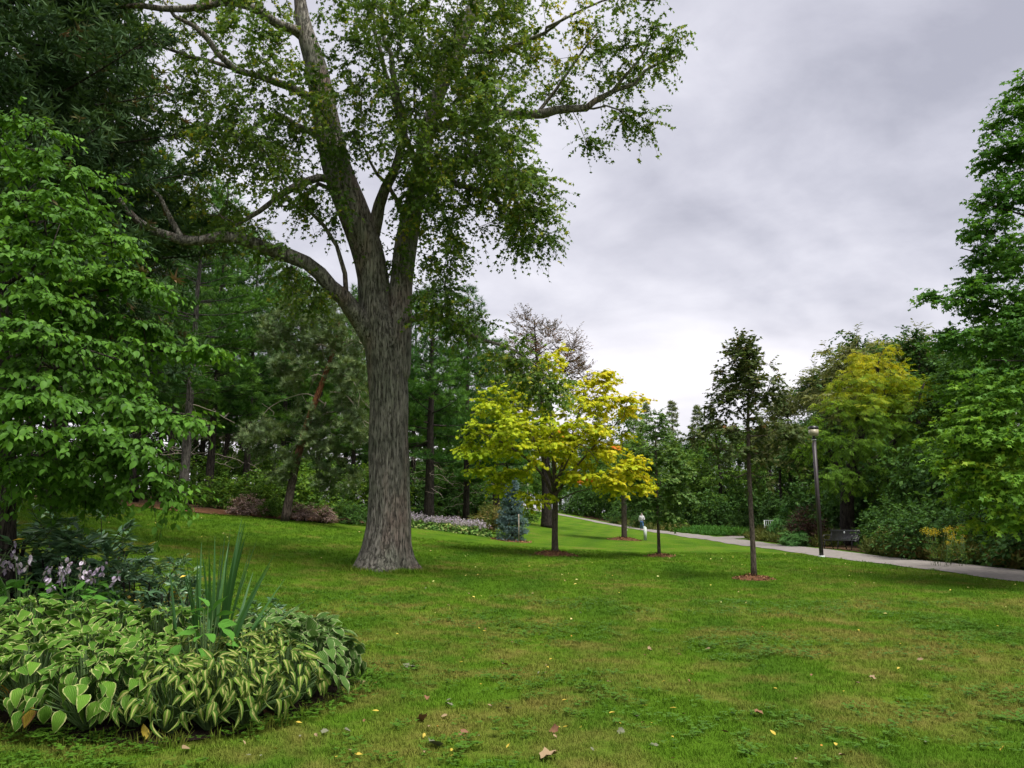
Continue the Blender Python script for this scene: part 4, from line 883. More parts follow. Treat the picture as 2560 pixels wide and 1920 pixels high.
# ------------------------------------------------------------------ yellow maple and the young trees on the lawn
def young(name, label, base, H, limbs_fn, blobs, leaf, mat, seed, r0, **kw):
    return broadleaf(name, label, 'tree', base, limbs_fn, blobs, leaf, mat, M['bark_young'], seed, **kw)
yb = SPOTS['yellow']; yY = yb[1]
def yw(px, py, dy, r): return np.array([*W(px, py, yY + dy), r])
yl = [[np.array([*yb - [0, 0, .08], .15]), yw(1387, 1340, 0, .115), yw(1388, 1260, 0, .11), yw(1387, 1200, 0, .085), yw(1380, 1100, .1, .06), yw(1375, 1000, .1, .035), yw(1370, 900, .1, .012)],
      [yw(1388, 1250, 0, .06), yw(1350, 1180, -.3, .045), yw(1280, 1120, -.7, .03), yw(1200, 1080, -1, .012)], [yw(1388, 1240, 0, .06), yw(1430, 1180, -.2, .045), yw(1490, 1110, -.5, .03), yw(1560, 1040, -.7, .012)],
      [yw(1388, 1215, 0, .055), yw(1345, 1120, .3, .04), yw(1290, 1030, .6, .025), yw(1230, 960, .8, .01)], [yw(1388, 1215, 0, .055), yw(1420, 1120, .4, .04), yw(1450, 1020, .7, .025), yw(1470, 930, .8, .01)],
      [yw(1388, 1235, 0, .05), yw(1370, 1180, -.7, .035), yw(1340, 1110, -1.5, .02), yw(1320, 1060, -2, .01)], [yw(1388, 1225, 0, .05), yw(1410, 1170, -.8, .035), yw(1450, 1110, -1.6, .02), yw(1500, 1160, -1.8, .01)],
      [yw(1390, 1255, 0, .03), yw(1440, 1230, -.5, .02), yw(1520, 1215, -.8, .012), yw(1590, 1200, -.9, .006)], [yw(1388, 1262, 0, .03), yw(1340, 1240, -.4, .02), yw(1300, 1230, -.7, .008)]]
yblobs = [B(*q) for q in ((1385, 905, yY, 40, 40, .9, 9), (1370, 990, yY, 110, 50, 2.0, 26), (1230, 1000, yY, 50, 40, 1.3, 12), (1480, 990, yY, 70, 50, 1.6, 18), (1500, 925, yY, 30, 30, .8, 6), (1570, 1015, yY, 50, 26, .9, 10), (1270, 1075, yY - .6, 90, 40, 2.0, 24),
          (1210, 1110, yY - .5, 45, 26, 1.1, 10), (1400, 1070, yY - .8, 110, 45, 2.2, 30), (1330, 1130, yY - 1, 100, 32, 1.8, 20), (1500, 1100, yY - .6, 80, 40, 1.8, 20), (1570, 1170, yY - .8, 50, 26, .9, 12), (1480, 1190, yY - .9, 80, 26, 1.3, 14),
          (1540, 1210, yY - .8, 50, 14, .8, 8), (1600, 1215, yY - .8, 24, 12, .5, 4), (1290, 1180, yY - .8, 60, 22, 1.2, 9), (1215, 1170, yY - .6, 26, 14, .6, 4), (1190, 1065, yY - .5, 26, 16, .6, 5), (1195, 1135, yY - .5, 30, 12, .6, 4), (1340, 1240, yY - .7, 36, 20, .8, 6), (1225, 1210, yY - .6, 24, 12, .5, 3), (1425, 1130, yY + 1, 110, 60, 1.2, 16), (1590, 1150, yY - .4, 26, 16, .5, 3))]
def ytint(pos, tt, rg):
    x = (pos[:, 0] - yb[0]) / 3.4; z = (pos[:, 2] - yb[2] - 4.5) / 3.5
    t = .37 + .34 * (tt - .35) + .15 * np.clip(x, -1, 1.2) + .05 * z + rg.normal(0, .06, len(tt)); t = np.minimum(t, .9)
    for (px, py, dy, r) in ((1396, 1090, -1.9, .22), (1468, 1210, -1.6, .26), (1545, 1108, -.9, .22)):
        d = np.linalg.norm(pos - W(px, py, yY + dy), axis=1); t = np.where((d < r * 1.25) & (rg.uniform(0, 1, len(t)) < .7), 1.0, t)
    return t
broadleaf('yellow_maple', 'young maple with yellow and orange autumn leaves on a slim trunk', 'tree', yb, yl, yblobs, 'mapl', M['l_yellow'], M['bark_young'], 71, spray=dict(k=8, m=8, L=.5, droop=.2, size=.128, flat=.28, hang=.7, spread=.9, out=.7, ntilt=.5), conn=dict(kpath=.2, seg=.35, bow=.06), twig=.005, tintf=ytint, tip=.006, rmax=.04)

ob = SPOTS['oak']; oY = ob[1]
def ow(px, py, dy, r): return np.array([*W(px, py, oY + dy), r])
ol = [[np.array([*ob - [0, 0, .08], .085]), ow(1882, 1360, 0, .068), ow(1876, 1250, 0, .062), ow(1872, 1150, 0, .055), ow(1870, 1060, 0, .042), ow(1872, 960, 0, .028), ow(1874, 880, 0, .012)]]
for (y0, px, py, dy) in ((1150, 1800, 1110, -.3), (1140, 1950, 1120, .2), (1100, 1790, 1060, .3), (1090, 1960, 1060, -.3), (1130, 1740, 1090, .1), (1060, 1820, 960, .2), (1040, 1930, 950, .1), (1180, 1930, 1180, -.2), (1180, 1810, 1180, 0), (1000, 1840, 900, 0), (1000, 1910, 890, .1)):
    m = ow((1872 + px) / 2, (y0 + py) / 2 + 14, dy / 2, .014); ol.append([ow(1873, y0, 0, .022), m, ow(px, py, dy, .006)])
oblobs = [B(*q[:6], max(3, q[6] * 1.12)) for q in ((1862, 875, oY, 46, 30, .5, 20), (1870, 935, oY, 78, 40, .8, 34), (1835, 985, oY, 60, 34, .7, 16), (1920, 975, oY, 50, 34, .7, 14), (1800, 1020, oY, 34, 22, .5, 7), (1900, 1040, oY, 50, 28, .7, 7), (1820, 1075, oY, 70, 30, .8, 12), (1930, 1080, oY, 60, 30, .8, 11), (1760, 1085, oY, 40, 18, .5, 5), (1975, 1085, oY, 36, 18, .5, 5), (1840, 1130, oY, 80, 22, .8, 9), (1910, 1150, oY, 60, 20, .6, 5), (1880, 1200, oY, 50, 16, .5, 3))]
broadleaf('young_oak', 'tall young oak with dull brownish green crown nearest the path', 'tree', ob, ol, oblobs, 'oakleaf', M['l_sap'], M['bark_young'], 72, spray=dict(k=6, m=8, L=.34, droop=.12, size=.112, flat=.8, hang=.3, spread=.8, out=.7, ntilt=.6), conn=dict(kpath=.2, seg=.3, bow=.05), twig=.004, tip=.004, rmax=.025)

kb = SPOTS['mid']; kY = kb[1]
def kw_(px, py, dy, r): return np.array([*W(px, py, kY + dy), r])
broadleaf('slim_lawn_tree', 'slim young tree with dull green crown beside the white marker post', 'tree', kb, [[np.array([*kb - [0, 0, .08], .075]), kw_(1646, 1330, 0, .06), kw_(1643, 1250, 0, .055), kw_(1640, 1150, 0, .04), kw_(1638, 1060, 0, .015)]],
          [B(*q) for q in ((1640, 1060, kY, 45, 40, .7, 15), (1640, 1130, kY, 75, 45, 1.2, 32), (1600, 1170, kY, 50, 36, 1, 15), (1690, 1170, kY, 48, 36, 1, 15), (1645, 1215, kY, 72, 36, 1.1, 26), (1662, 1285, kY, 36, 16, .6, 10), (1600, 1250, kY, 40, 18, .6, 10), (1690, 1240, kY, 40, 20, .6, 10))],
          'star3', M['l_sapgreen'], M['bark_young'], 73, spray=dict(k=7, m=8, L=.42, droop=.18, size=.13, flat=.6, hang=.4, ntilt=.6), conn=dict(kpath=.2, seg=.35), twig=.005, tip=.005, rmax=.03)
fb = SPOTS['far']; fY = fb[1]
def fw_(px, py, dy, r): return np.array([*W(px, py, fY + dy), r])
broadleaf('lawn_tree', 'young tree with pale trunk half hidden behind the yellow maple', 'tree', fb, [[np.array([*fb - [0, 0, .08], .19]), fw_(1560, 1310, 0, .16), fw_(1559, 1250, 0, .145), fw_(1556, 1170, 0, .11), fw_(1554, 1080, 0, .05)]],
          [B(*q) for q in ((1560, 1040, fY, 50, 40, 1.5, 20), (1560, 1110, fY, 75, 50, 2, 36), (1590, 1180, fY, 55, 40, 1.6, 20), (1510, 1170, fY, 55, 40, 1.6, 20))],
          'oakleaf', M['l_mid'], M['bark_young'], 74, spray=dict(k=6, m=7, L=.7, droop=.18, size=.18, flat=.6, hang=.3, ntilt=.5), conn=dict(kpath=.2, seg=.5), twig=.008, tip=.008, rmax=.05)

# ------------------------------------------------------------------ reddish tree behind the yellow maple, right-hand oak
tb_ = G(1368, 62); tY = 62
def tw_(px, py, dy, r): return np.array([*W(px, py, tY + dy), r])
broadleaf('reddish_tree', 'tall tree with thin reddish brown foliage behind the yellow maple', 'tree', tb_, [[np.array([*tb_ - [0, 0, .1], .55]), tw_(1367, 1270, 0, .42), tw_(1365, 1180, 0, .36), tw_(1358, 1050, 0, .26), tw_(1345, 930, 0, .14), tw_(1335, 800, 0, .03)]],
          [B(*q) for q in ((1312, 815, tY, 28, 36, 1.2, 10), (1360, 850, tY, 50, 45, 2, 34), (1300, 900, tY, 60, 50, 2.4, 34), (1420, 890, tY, 36, 40, 1.6, 16), (1440, 950, tY, 50, 40, 2, 24), (1360, 960, tY, 70, 60, 2.6, 40), (1290, 1000, tY, 60, 60, 2.4, 24), (1470, 1010, tY, 45, 40, 1.8, 14), (1400, 1080, tY, 90, 50, 2.5, 24), (1430, 870, tY, 16, 40, .8, 6))],
          'narrow', M['l_red'], M['bark_dark'], 75, spray=dict(k=7, m=10, L=.95, droop=-.1, size=.22, flat=.7, hang=-.1, spread=.7, out=.8, ntilt=.9), conn=dict(kpath=.25, seg=.7), twig=.014, tip=.012, rmax=.1)

rb = np.array([17.6, 20.5, T(17.6, 20.5)]); rY = 20.5
def rw(px, py, Y, r): return np.array([*W(px, py, Y), r])
rl = [[np.array([*rb - [0, 0, .1], .36]), rb + np.array([0, 0, 1.5]), rb + np.array([-.1, 0, 4]), rb + np.array([-.1, .1, 7.5]), rb + np.array([-.1, .1, 11]), rb + np.array([0, 0, 14.5])]]
rl[0] = [np.append(p, r) if len(p) == 3 else p for p, r in zip(rl[0], (.36, .3, .27, .2, .12, .03))]
for (z, px, py, Y) in ((3.2, 2420, 1290, 18.5), (3.8, 2350, 1150, 18.2), (4.4, 2400, 1000, 19), (5.2, 2330, 830, 19.5), (6, 2310, 740, 19.8), (7, 2400, 620, 20), (8.2, 2430, 500, 20), (9.2, 2470, 380, 20.3), (10.4, 2520, 260, 20.4), (3.4, 2550, 1250, 17), (5, 2480, 900, 18)):
    s_ = np.append(rb + np.array([0, 0, z]), .075); e_ = rw(px, py, Y, .01); m = (s_ + e_) / 2; m[2] += .25; rl.append([s_, m, e_])
rblobs = [B(*q) for q in ((2340, 735, 19.7, 30, 10, .4, 4), (2430, 745, 19.6, 70, 22, 1, 14), (2400, 830, 19.4, 60, 28, 1, 13), (2480, 840, 19.2, 70, 40, 1.4, 20), (2460, 560, 20, 50, 34, 1, 14), (2520, 480, 20, 55, 36, 1.2, 22), (2500, 380, 20.2, 30, 34, .7, 14), (2535, 300, 20.3, 34, 34, .8, 16), (2550, 220, 20.4, 18, 28, .5, 8), (2500, 630, 19.8, 70, 34, 1.4, 26), (2530, 750, 19.5, 60, 44, 1.3, 26), (2470, 690, 19.8, 50, 24, 1, 12), (2550, 390, 20.2, 30, 60, 1, 18),
          (2480, 960, 18.8, 80, 44, 1.5, 26), (2420, 1000, 18.6, 50, 40, 1.1, 16), (2400, 1080, 18.4, 50, 40, 1, 16), (2460, 1110, 18.2, 70, 40, 1.2, 20), (2390, 1160, 18.2, 34, 26, .7, 10), (2520, 1060, 18, 60, 60, 1.3, 22), (2500, 1190, 17.8, 60, 40, 1, 18), (2450, 1240, 18, 50, 30, .8, 11), (2490, 1300, 17.8, 40, 30, .7, 9), (2540, 1270, 17.5, 30, 40, .7, 8), (2600, 560, 20.3, 60, 200, 1.8, 46), (2560, 860, 19.4, 70, 120, 1.6, 50), (2560, 1100, 18.4, 70, 140, 1.5, 50), (2700, 700, 20.5, 100, 300, 2.5, 70), (2680, 1050, 19.5, 110, 200, 2.5, 70), (2840, 700, 21, 150, 350, 3, 50))]
def rtint(pos, tt, rg): return .42 + .45 * (tt - .4) + .45 * np.clip((6.0 - pos[:, 2]) / 4.0, 0, .7)
broadleaf('overhanging_oak', 'lobed-leaf oak hanging in from the right edge over the path', 'tree', rb, rl, rblobs, 'star3', M['l_oak'], M['bark_dark'], 76, spray=dict(k=7, m=9, L=.5, droop=.16, size=.122, flat=.28, hang=.45, spread=.85, out=.7, ntilt=.6), conn=dict(kpath=.2, seg=.45, bow=.06), twig=.006, tintf=rtint, tip=.006, rmax=.05)

# ------------------------------------------------------------------ the wood right of the path and at the back
def stock(name, label, H, crown, leaf, mat, seed, r0=.22, clear=.3, nblob=9, per=22, size=.2, spray=None, bark='bark_dark', loc=(0, 0, 0), group=None, tintf=None):
    """a generic tree, built round the origin and later copied; crown = (radius, vertical squash)"""
    rg = np.random.default_rng(seed); Rc, _ = crown; z0 = H * clear; zc = (H + z0) / 2; hz_ = (H - z0) / 2
    lim = [[np.array([0, 0, -.1, r0 * 1.3]), np.array([rg.normal(0, .1), rg.normal(0, .1), H * .2, r0]), np.array([rg.normal(0, .2), rg.normal(0, .2), H * .5, r0 * .7]), np.array([rg.normal(0, .3), rg.normal(0, .3), H * .93, .03])]]
    bl = []
    for q in range(nblob):
        v = norm(rg.normal(0, 1, 3)); v[2] = rg.uniform(-1, 1); rr = Rc * math.sqrt(max(.05, 1 - (v[2] * .85) ** 2)) * rg.uniform(.35, .75); a = rg.uniform(0, 6.283)
        c = np.array([rr * math.cos(a), rr * math.sin(a), zc + v[2] * hz_ * .78]); s = Rc * rg.uniform(.34, .52)
        bl.append((c, (s, s, s * .72), per))
    bl.append((np.array([0, 0, H - hz_ * .25]), (Rc * .35, Rc * .35, hz_ * .26), per))
    sp = dict(k=6, m=7, L=.75, droop=.2, size=size, flat=.6, hang=.3, ntilt=.55); sp.update(spray or {})
    o = broadleaf(name, label, 'tree', (0, 0, 0), lim, bl, leaf, mat, M[bark], seed, spray=sp, conn=dict(kpath=.25, seg=.7), twig=.012, tip=.012, rmax=.09, group=group, tintf=tintf)
    o.location = loc; return o
GB = 'trees of the wood beyond the path'
LB = {'dark': 'dark green tree in the wood beyond the path', 'mid': 'mid green tree in the wood beyond the path', 'larch': 'thin spiky larch tip above the far wood', 'will': 'grey green feathery tree behind the bench'}
dk = stock('dark_tree', LB['dark'], 13, (3.8, .8), 'diamond', M['l_dark'], 81, clear=.14, nblob=13, per=20, size=.24, loc=G(2330, 46), group=GB)
md = stock('green_tree', LB['mid'], 12, (3.6, .8), 'diamond', M['l_mid'], 82, clear=.12, nblob=13, per=20, size=.24, loc=G(1800, 84), group=GB)
wl = stock('feathery_tree', LB['will'], 14.5, (3.6, .8), 'narrow', M['l_willow'], 83, clear=.15, nblob=13, per=20, size=.34, spray=dict(m=9, k=7, L=.9, ntilt=.9), loc=G(2200, 54), group=GB)
lc = conifer('larch_tree', LB['larch'], G(1625, 112), 17.5, 84, M['n_larch'], M['bark_dark'], lambda f: 3.0 * (1 - f) ** .8 + .15, clear=.08, step=.8, r0=.22, tuft=.42, kind='tuftw', tsp=.32, sub=.42, dead=0, elev=(-8, 35), group=GB, bend=.1)
def put(src, px, Y, s, lab): return cpy(src, px, Y, s, lab, GB)
put(wl, 2320, 50, .95, LB['will']); put(wl, 2060, 62, .95, LB['will']); put(wl, 2440, 52, .9, LB['will']); put(wl, 1985, 72, .95, 'grey green feathery tree left of the lamp post')
put(dk, 2165, 60, 1.24, 'tallest dark tree crown behind the yellowing tree'); 
for px, Y, s in ((2480, 40, .82), (2560, 36, .78), (2640, 34, .9), (2060, 52, .66), (1960, 70, .72), (2240, 62, .95), (2390, 58, .95), (1890, 92, .9), (1770, 98, .95), (1690, 100, .9), (1600, 112, .95), (1540, 118, .85), (1480, 124, .9), (2500, 60, 1.1)): put(dk, px, Y, s, LB['dark'])
for px, Y, s in ((2110, 70, .95), (1930, 82, .95), (1860, 100, 1.1), (1730, 88, .75), (1650, 96, .8), (1560, 108, .95), (1500, 118, .95), (1440, 128, 1.05), (2000, 90, 1.0), (1400, 140, 1.1), (1680, 125, 1.2), (1800, 130, 1.25), (2350, 75, 1.3), (2200, 80, 1.3), (1345, 165, 1.2), (1300, 152, 1.0), (1385, 172, 1.3), (1320, 180, 1.4), (1270, 160, 1.1), (1530, 150, 1.2), (1600, 140, 1.25), (1950, 120, 1.2)): put(md, px, Y, s, LB['mid'])
for px, Y, s in ((1690, 116, 1.06), (1755, 110, .98), (1590, 125, 1.02), (1500, 130, 1.0)): put(lc, px, Y, s, LB['larch'])
# yellowing locust-like tree over the bench
lb_ = G(2118, 43); lY = 43
def lw(px, py, dy, r): return np.array([*W(px, py, lY + dy), r])
ll = [[np.array([*lb_ - [0, 0, .1], .42]), lw(2118, 1300, 0, .38), lw(2120, 1220, 0, .34), lw(2140, 1120, 0, .26), lw(2180, 1000, 0, .17), lw(2200, 890, 0, .05)], [lw(2120, 1210, 0, .2), lw(2220, 1120, -1, .14), lw(2280, 1040, -1.5, .09), lw(2310, 960, -1.6, .04)], [lw(2118, 1215, 0, .15), lw(2070, 1120, -.5, .1), lw(2040, 1040, -.8, .04)]]
lblobs = [B(*q[:6], q[6] * .78) for q in ((2180, 900, lY, 50, 36, 1.5, 18), (2120, 960, lY - .5, 60, 34, 1.8, 20), (2220, 960, lY, 80, 44, 2, 30), (2300, 1000, lY - .6, 60, 44, 1.8, 22), (2160, 1020, lY - 1, 80, 40, 2, 24), (2370, 1060, lY - 1, 50, 40, 1.5, 16), (2090, 1040, lY - .8, 50, 40, 1.6, 14), (2240, 1070, lY - 1.4, 80, 44, 2, 26), (2140, 1120, lY - 1.6, 80, 34, 1.8, 20), (2310, 1130, lY - 1.6, 70, 44, 1.6, 20), (2200, 1180, lY - 1.8, 90, 34, 1.6, 18), (2040, 1110, lY - 1, 50, 40, 1.4, 12), (2390, 1150, lY - 1.2, 50, 50, 1.5, 14), (2300, 1210, lY - 1.8, 70, 34, 1.4, 12), (2100, 1190, lY - 1.8, 60, 26, 1.2, 10))]
def ltint(pos, tt, rg): return .08 + .55 * tt * np.clip((pos[:, 2] - 2.5) / 5.0, .5, 1.3) + .34 * np.clip((pos[:, 2] - 6.0) / 4.0, 0, 1.1) - .06 * np.clip((pos[:, 0] - lb_[0]) / 4, -1, 1)
broadleaf('locust_tree', 'airy tree with yellowing top arching over the black bench', 'tree', lb_, ll, lblobs, 'frond', M['l_locust'], M['bark_dark'], 85, spray=dict(k=6, m=6, L=.8, droop=.3, size=.36, flat=.5, hang=.5, ntilt=.5), conn=dict(kpath=.22, seg=.6), twig=.012, tintf=ltint, tip=.012, rmax=.08)
LK = 'dark leafy tree filling the back of the left wood'
for px, Y, s in ((150, 60, .9), (300, 66, 1.0), (420, 60, .9), (540, 62, .95), (650, 58, .85), (740, 56, .8), (830, 58, .85), (920, 60, .85), (1000, 66, .9), (600, 74, 1.0), (780, 72, 1.0), (950, 76, 1.0), (1100, 80, .95), (1060, 90, 1.0), (1190, 84, .95), (1270, 92, .95), (480, 80, 1.1), (20, 62, 1.0)): cpy(dk, px, Y, s, LK, 'trees at the back of the left wood')
# ------------------------------------------------------------------ shrubs and undergrowth
GS = 'undergrowth shrubs of the wood'
us = shrub('dark_shrub', 'dark shrub in the undergrowth beyond the path', G(2330, 30), 1.5, 1.4, 2.0, 91, 'diamond', M['l_dark'], n=90, size=.15, group=GS)
ug = shrub('leafy_shrub', 'leafy green shrub at the edge of the left wood', G(640, 37), 1.3, 1.2, 1.9, 92, 'diamond', M['l_mid'], n=90, size=.15, group=GS)
rg = np.random.default_rng(93)
def cps(src, px, Y, s, lab, zs=1.0): return copy_tree(src, G(px, Y), float(rg.uniform(0, 6.28)), (s, s, s * zs), lab, GS)
LU, LL_, LF = 'dark shrub in the undergrowth beyond the path', 'leafy green shrub at the edge of the left wood', 'dark shrub filling the foot of the far wood'
for px, Y, s, zs in ((2290, 32, 1.0, 1.0), (2440, 28, .9, 1.2), (2520, 26.5, 1.0, 1.2), (2590, 25, 1.05, 1.2), (2660, 23.5, 1.1, 1.1), (2240, 36, 1.0, 1.2), (2120, 47, 1.2, 1.4), (2260, 40, 1.6, 1.6), (2360, 36, 1.6, 1.7), (2480, 32, 1.6, 1.8), (2580, 29, 1.6, 1.8), (2180, 46, 1.7, 1.8), (2330, 46, 1.8, 1.8), (2430, 42, 1.8, 1.8), (2040, 50, 1.5, 1.4), (2010, 46, .9, 1.0), (2100, 54, 1.8, 1.7)): cps(us, px, Y, s, LU, zs)
for px, Y, s, zs in ((1980, 72, 1.6, 1.5), (1900, 80, 1.6, 1.5), (1840, 84, 1.7, 1.5), (1790, 80, 1.5, 1.4), (1740, 86, 1.7, 1.5), (1690, 90, 1.7, 1.5), (1640, 96, 1.8, 1.5), (1590, 102, 1.8, 1.5), (1540, 108, 1.8, 1.5), (1490, 114, 1.8, 1.5), (1450, 116, 1.7, 1.4), (1860, 74, 1.0, 1.0), (1660, 104, 2.0, 1.8), (1760, 100, 2.0, 1.8), (1880, 96, 2.0, 1.8), (1500, 126, 2.2, 1.6), (1425, 122, 1.4, 1.2), (1600, 88, .9, .9), (1550, 97, .9, .9)): cps(us, px, Y, s, LF, zs)
for px, Y, s, zs in ((560, 38, 1.0, .9), (690, 39, 1.2, 1.1), (760, 40, 1.2, 1.1), (830, 42, 1.2, 1.2), (480, 40, .9, .8), (720, 44, 1.4, 1.3), (640, 45, 1.5, 1.3), (900, 44, 1.4, 1.1), (950, 47, 1.5, 1.2), (540, 46, 1.3, 1.2), (430, 44, 1.2, 1.1), (350, 42, 1.2, 1.0), (250, 40, 1.2, 1.0), (150, 38, 1.1, 1.0)): cps(ug, px, Y, s, LL_, zs)
LR = 'dark shrub among the trunks right of the big maple'
for px, Y, s, zs in ((1040, 52, 1.4, 1.2), (1110, 56, 1.5, 1.2), (1180, 58, 1.5, 1.1), (1240, 60, 1.4, 1.0), (1290, 66, 1.3, .9), (1150, 70, 1.9, 1.6), (1070, 72, 1.9, 1.6), (1240, 76, 1.8, 1.5)): cps(us, px, Y, s, LR, zs)
shrub('dark_rhododendron', 'low dark shrub against the left side of the maple trunk', G(872, 38), 1.3, 1.1, 1.1, 94, 'narrow', M['l_dark'], n=90, size=.16)
shrub('olive_shrub', 'loose olive green shrub behind the blue spruce', G(1225, 43.5), 1.25, 1.0, 1.5, 95, 'narrow', M['l_weed'], n=90, size=.16, spray=dict(ntilt=.9, droop=-.1))
az = shrub('bronze_shrub', 'largest pinkish bronze shrub left of the leaning pine', G(618, 34.6), .78, .7, .98, 96, 'diamond', M['l_azalea'], n=80, size=.085, group='bronze shrubs in the mulch bed', stems=9)
copy_tree(az, G(757, 35.6), 1.0, .86, 'pinkish bronze shrub just right of the leaning pine', 'bronze shrubs in the mulch bed')
copy_tree(az, G(806, 36.2), 2.4, .84, 'pinkish bronze shrub farthest right in the mulch bed', 'bronze shrubs in the mulch bed')
copy_tree(ug, G(676, 35.4), 1.9, .46, 'small green shrub between the bronze shrubs', GS)
shrub('burgundy_bush', 'rounded burgundy brown bush left of the lamp post', G(2022, 43), 1.15, 1.1, 2.1, 97, 'diamond', M['l_burg'], n=120, size=.12)
shrub('sumac_bush', 'pale green sumac with drooping pinnate leaves by the white gate', G(1982, 51), 1.05, 1.1, 2.6, 98, 'frond', M['l_sumac'], n=70, size=.55, spray=dict(k=4, m=4, L=.55, droop=.35, hang=.6))
shrub('sumac_sapling', 'low sumac sprouting at the path edge left of the bench', G(1988, 42.5), .6, .6, 1.0, 99, 'frond', M['l_sumac'], n=26, size=.42, spray=dict(k=4, m=4, L=.35, droop=.3, hang=.5))
rh = shrub('rhododendron', 'rhododendron with long dark leaves behind the left hostas', G(335, 9.0), .62, .55, 1.02, 101, 'narrow', M['l_rhodo'], n=60, size=.125, spray=dict(k=3, m=8, L=.12, droop=0, hang=.1, lean=1.1, spread=.5, ntilt=.5), stems=9)
copy_tree(rh, G(650, 8.4), 2.0, .58, 'small rhododendron right of the sword-leaved plant'); copy_tree(rh, G(430, 8.8), 4.2, (.62, .62, .92), 'rhododendron just left of the sword-leaved plant')
copy_tree(rh, G(130, 9.6), 3.1, 1.25, 'shaded rhododendron under the leafy tree'); copy_tree(rh, G(230, 10.2), .7, 1.35, 'tallest shaded rhododendron behind the flowering hostas'); copy_tree(rh, G(20, 10.0), 5.1, 1.4, 'shaded rhododendron at the left edge beside the trunk')

# tall weeds along the far edge of the path
def weeds(name, P0, P1, n, w, h, seed, mat, yr=(0, 1)):
    r = np.random.default_rng(seed); t = r.uniform(0, 1, n); off = r.uniform(0, w, n)
    P = np.asarray(P0)[None] + (np.asarray(P1) - np.asarray(P0))[None] * t[:, None]; P[:, 0] += off; z = terr(P[:, 0], P[:, 1])
    base = np.stack([P[:, 0], P[:, 1], z], 1); hh = h * (.35 + .65 * np.clip(off / w * 1.6, 0, 1)) * r.uniform(.6, 1.2, n)
    k = 6; tt = np.linspace(.15, 1, k); pos = base[:, None] + np.stack([r.normal(0, .18, (n, 1)) * tt, r.normal(0, .18, (n, 1)) * tt, hh[:, None] * tt[None]], -1)
    ax = r.normal(0, .5, (n, k, 3)) + [0, 0, .65]; bf = Buf()
    put_leaves(bf, 'narrow', pos.reshape(-1, 3), ax.reshape(-1, 3), r.normal(0, 1, (n * k, 3)), r.uniform(.16, .34, n * k), np.repeat(np.clip(.45 + .5 * blobnoise(P[:, 0], P[:, 1], .5, 7) + r.normal(0, .15, n), 0, 1), k))
    return tag(bf.build(name, mat), kind='stuff')
weeds('tall_weeds', (15.3, 12), (15.25, 34.6), 5000, 2.0, 1.0, 111, M['l_weed'])
weeds('tall_weeds', (15.7, 41), (16.4, 56), 1500, 1.6, .7, 112, M['l_weed'])
weeds('tall_weeds', (15.9, 76), (12.3, 100), 1200, 1.6, .6, 113, M['l_weed'])
weeds('ground_cover', (16.6, 64), (15.6, 80), 2200, 3.0, .5, 114, M['l_ground'])
# goldenrod
gp = [(2338, 25.4), (2356, 25.1), (2374, 25.6), (2392, 25.0), (2412, 25.3), (2348, 26.3), (2384, 26.2), (2366, 24.8), (2402, 26.4)]
gr = None
for q, (px, Y) in enumerate(gp):
    g = G(px, Y)
    if gr is None:
        gr = empty('goldenrod', g, 'goldenrod stalk with yellow plume beside the path', 'flower', 'goldenrod clump'); sb2, fb2, lb2 = Buf(), Buf(), Buf(); r = np.random.default_rng(6)
        for s in range(3):
            o = np.array([*r.normal(0, .10, 2), 0]); e = o + np.array([*r.normal(0, .12, 2), r.uniform(.95, 1.2)]); tube(sb2, np.array([o, (o + e) / 2 + r.normal(0, .02, 3), e]), .006, 4)
            n = 34; c = e + r.normal(0, 1, (n, 3)) * [.06, .06, .05]; put_leaves(fb2, 'diamond', c, r.normal(0, 1, (n, 3)), r.normal(0, 1, (n, 3)), np.full(n, .045), r.uniform(0, 1, n))
            n = 16; f_ = r.uniform(.2, .85, (n, 1)); put_leaves(lb2, 'narrow', o + (e - o) * f_, r.normal(0, 1, (n, 3)) * [1, 1, .2], np.tile([0, 0, 1.0], (n, 1)), np.full(n, .13), r.uniform(0, 1, n))
        sb2.build('stems', M['stalk'], gr); fb2.build('plumes', M['goldenrod'], gr)['kind'] = 'stuff'; lb2.build('leaves', M['l_mid'], gr)
    else: copy_tree(gr, g, q * 1.3, (.62, .98, .8, 1.05, .7, .92, 1.0, .66, .86)[q])

# blue spruce with its stake
spb = SPOTS['spruce']
conifer('blue_spruce', 'small blue spruce on the lawn between the maples', spb, 2.95, 121, M['n_blue'], M['bark_dark'], lambda f: .82 * (1 - f) ** .85 + .04, clear=.03, step=.14, nb=8, r0=.05, tuft=.105, kind='tuftw', tsp=.075, sub=.12, dead=0, elev=(-4, 55), bend=.12, flat=.2, upt=.3)
stb = Buf(); p = G(1297, 38.0); tube(stb, np.array([p - [0, 0, .1], p + [0, 0, 1.35]]), .022, 8); box(stb, p + np.array([0, .0, 1.2]), (.03, .34, .02)); o = stb.build('tree_stake', M['deadwood'], loc=p, off=p)
tag(o, 'thin pale wooden stake in front of the blue spruce', 'stake')

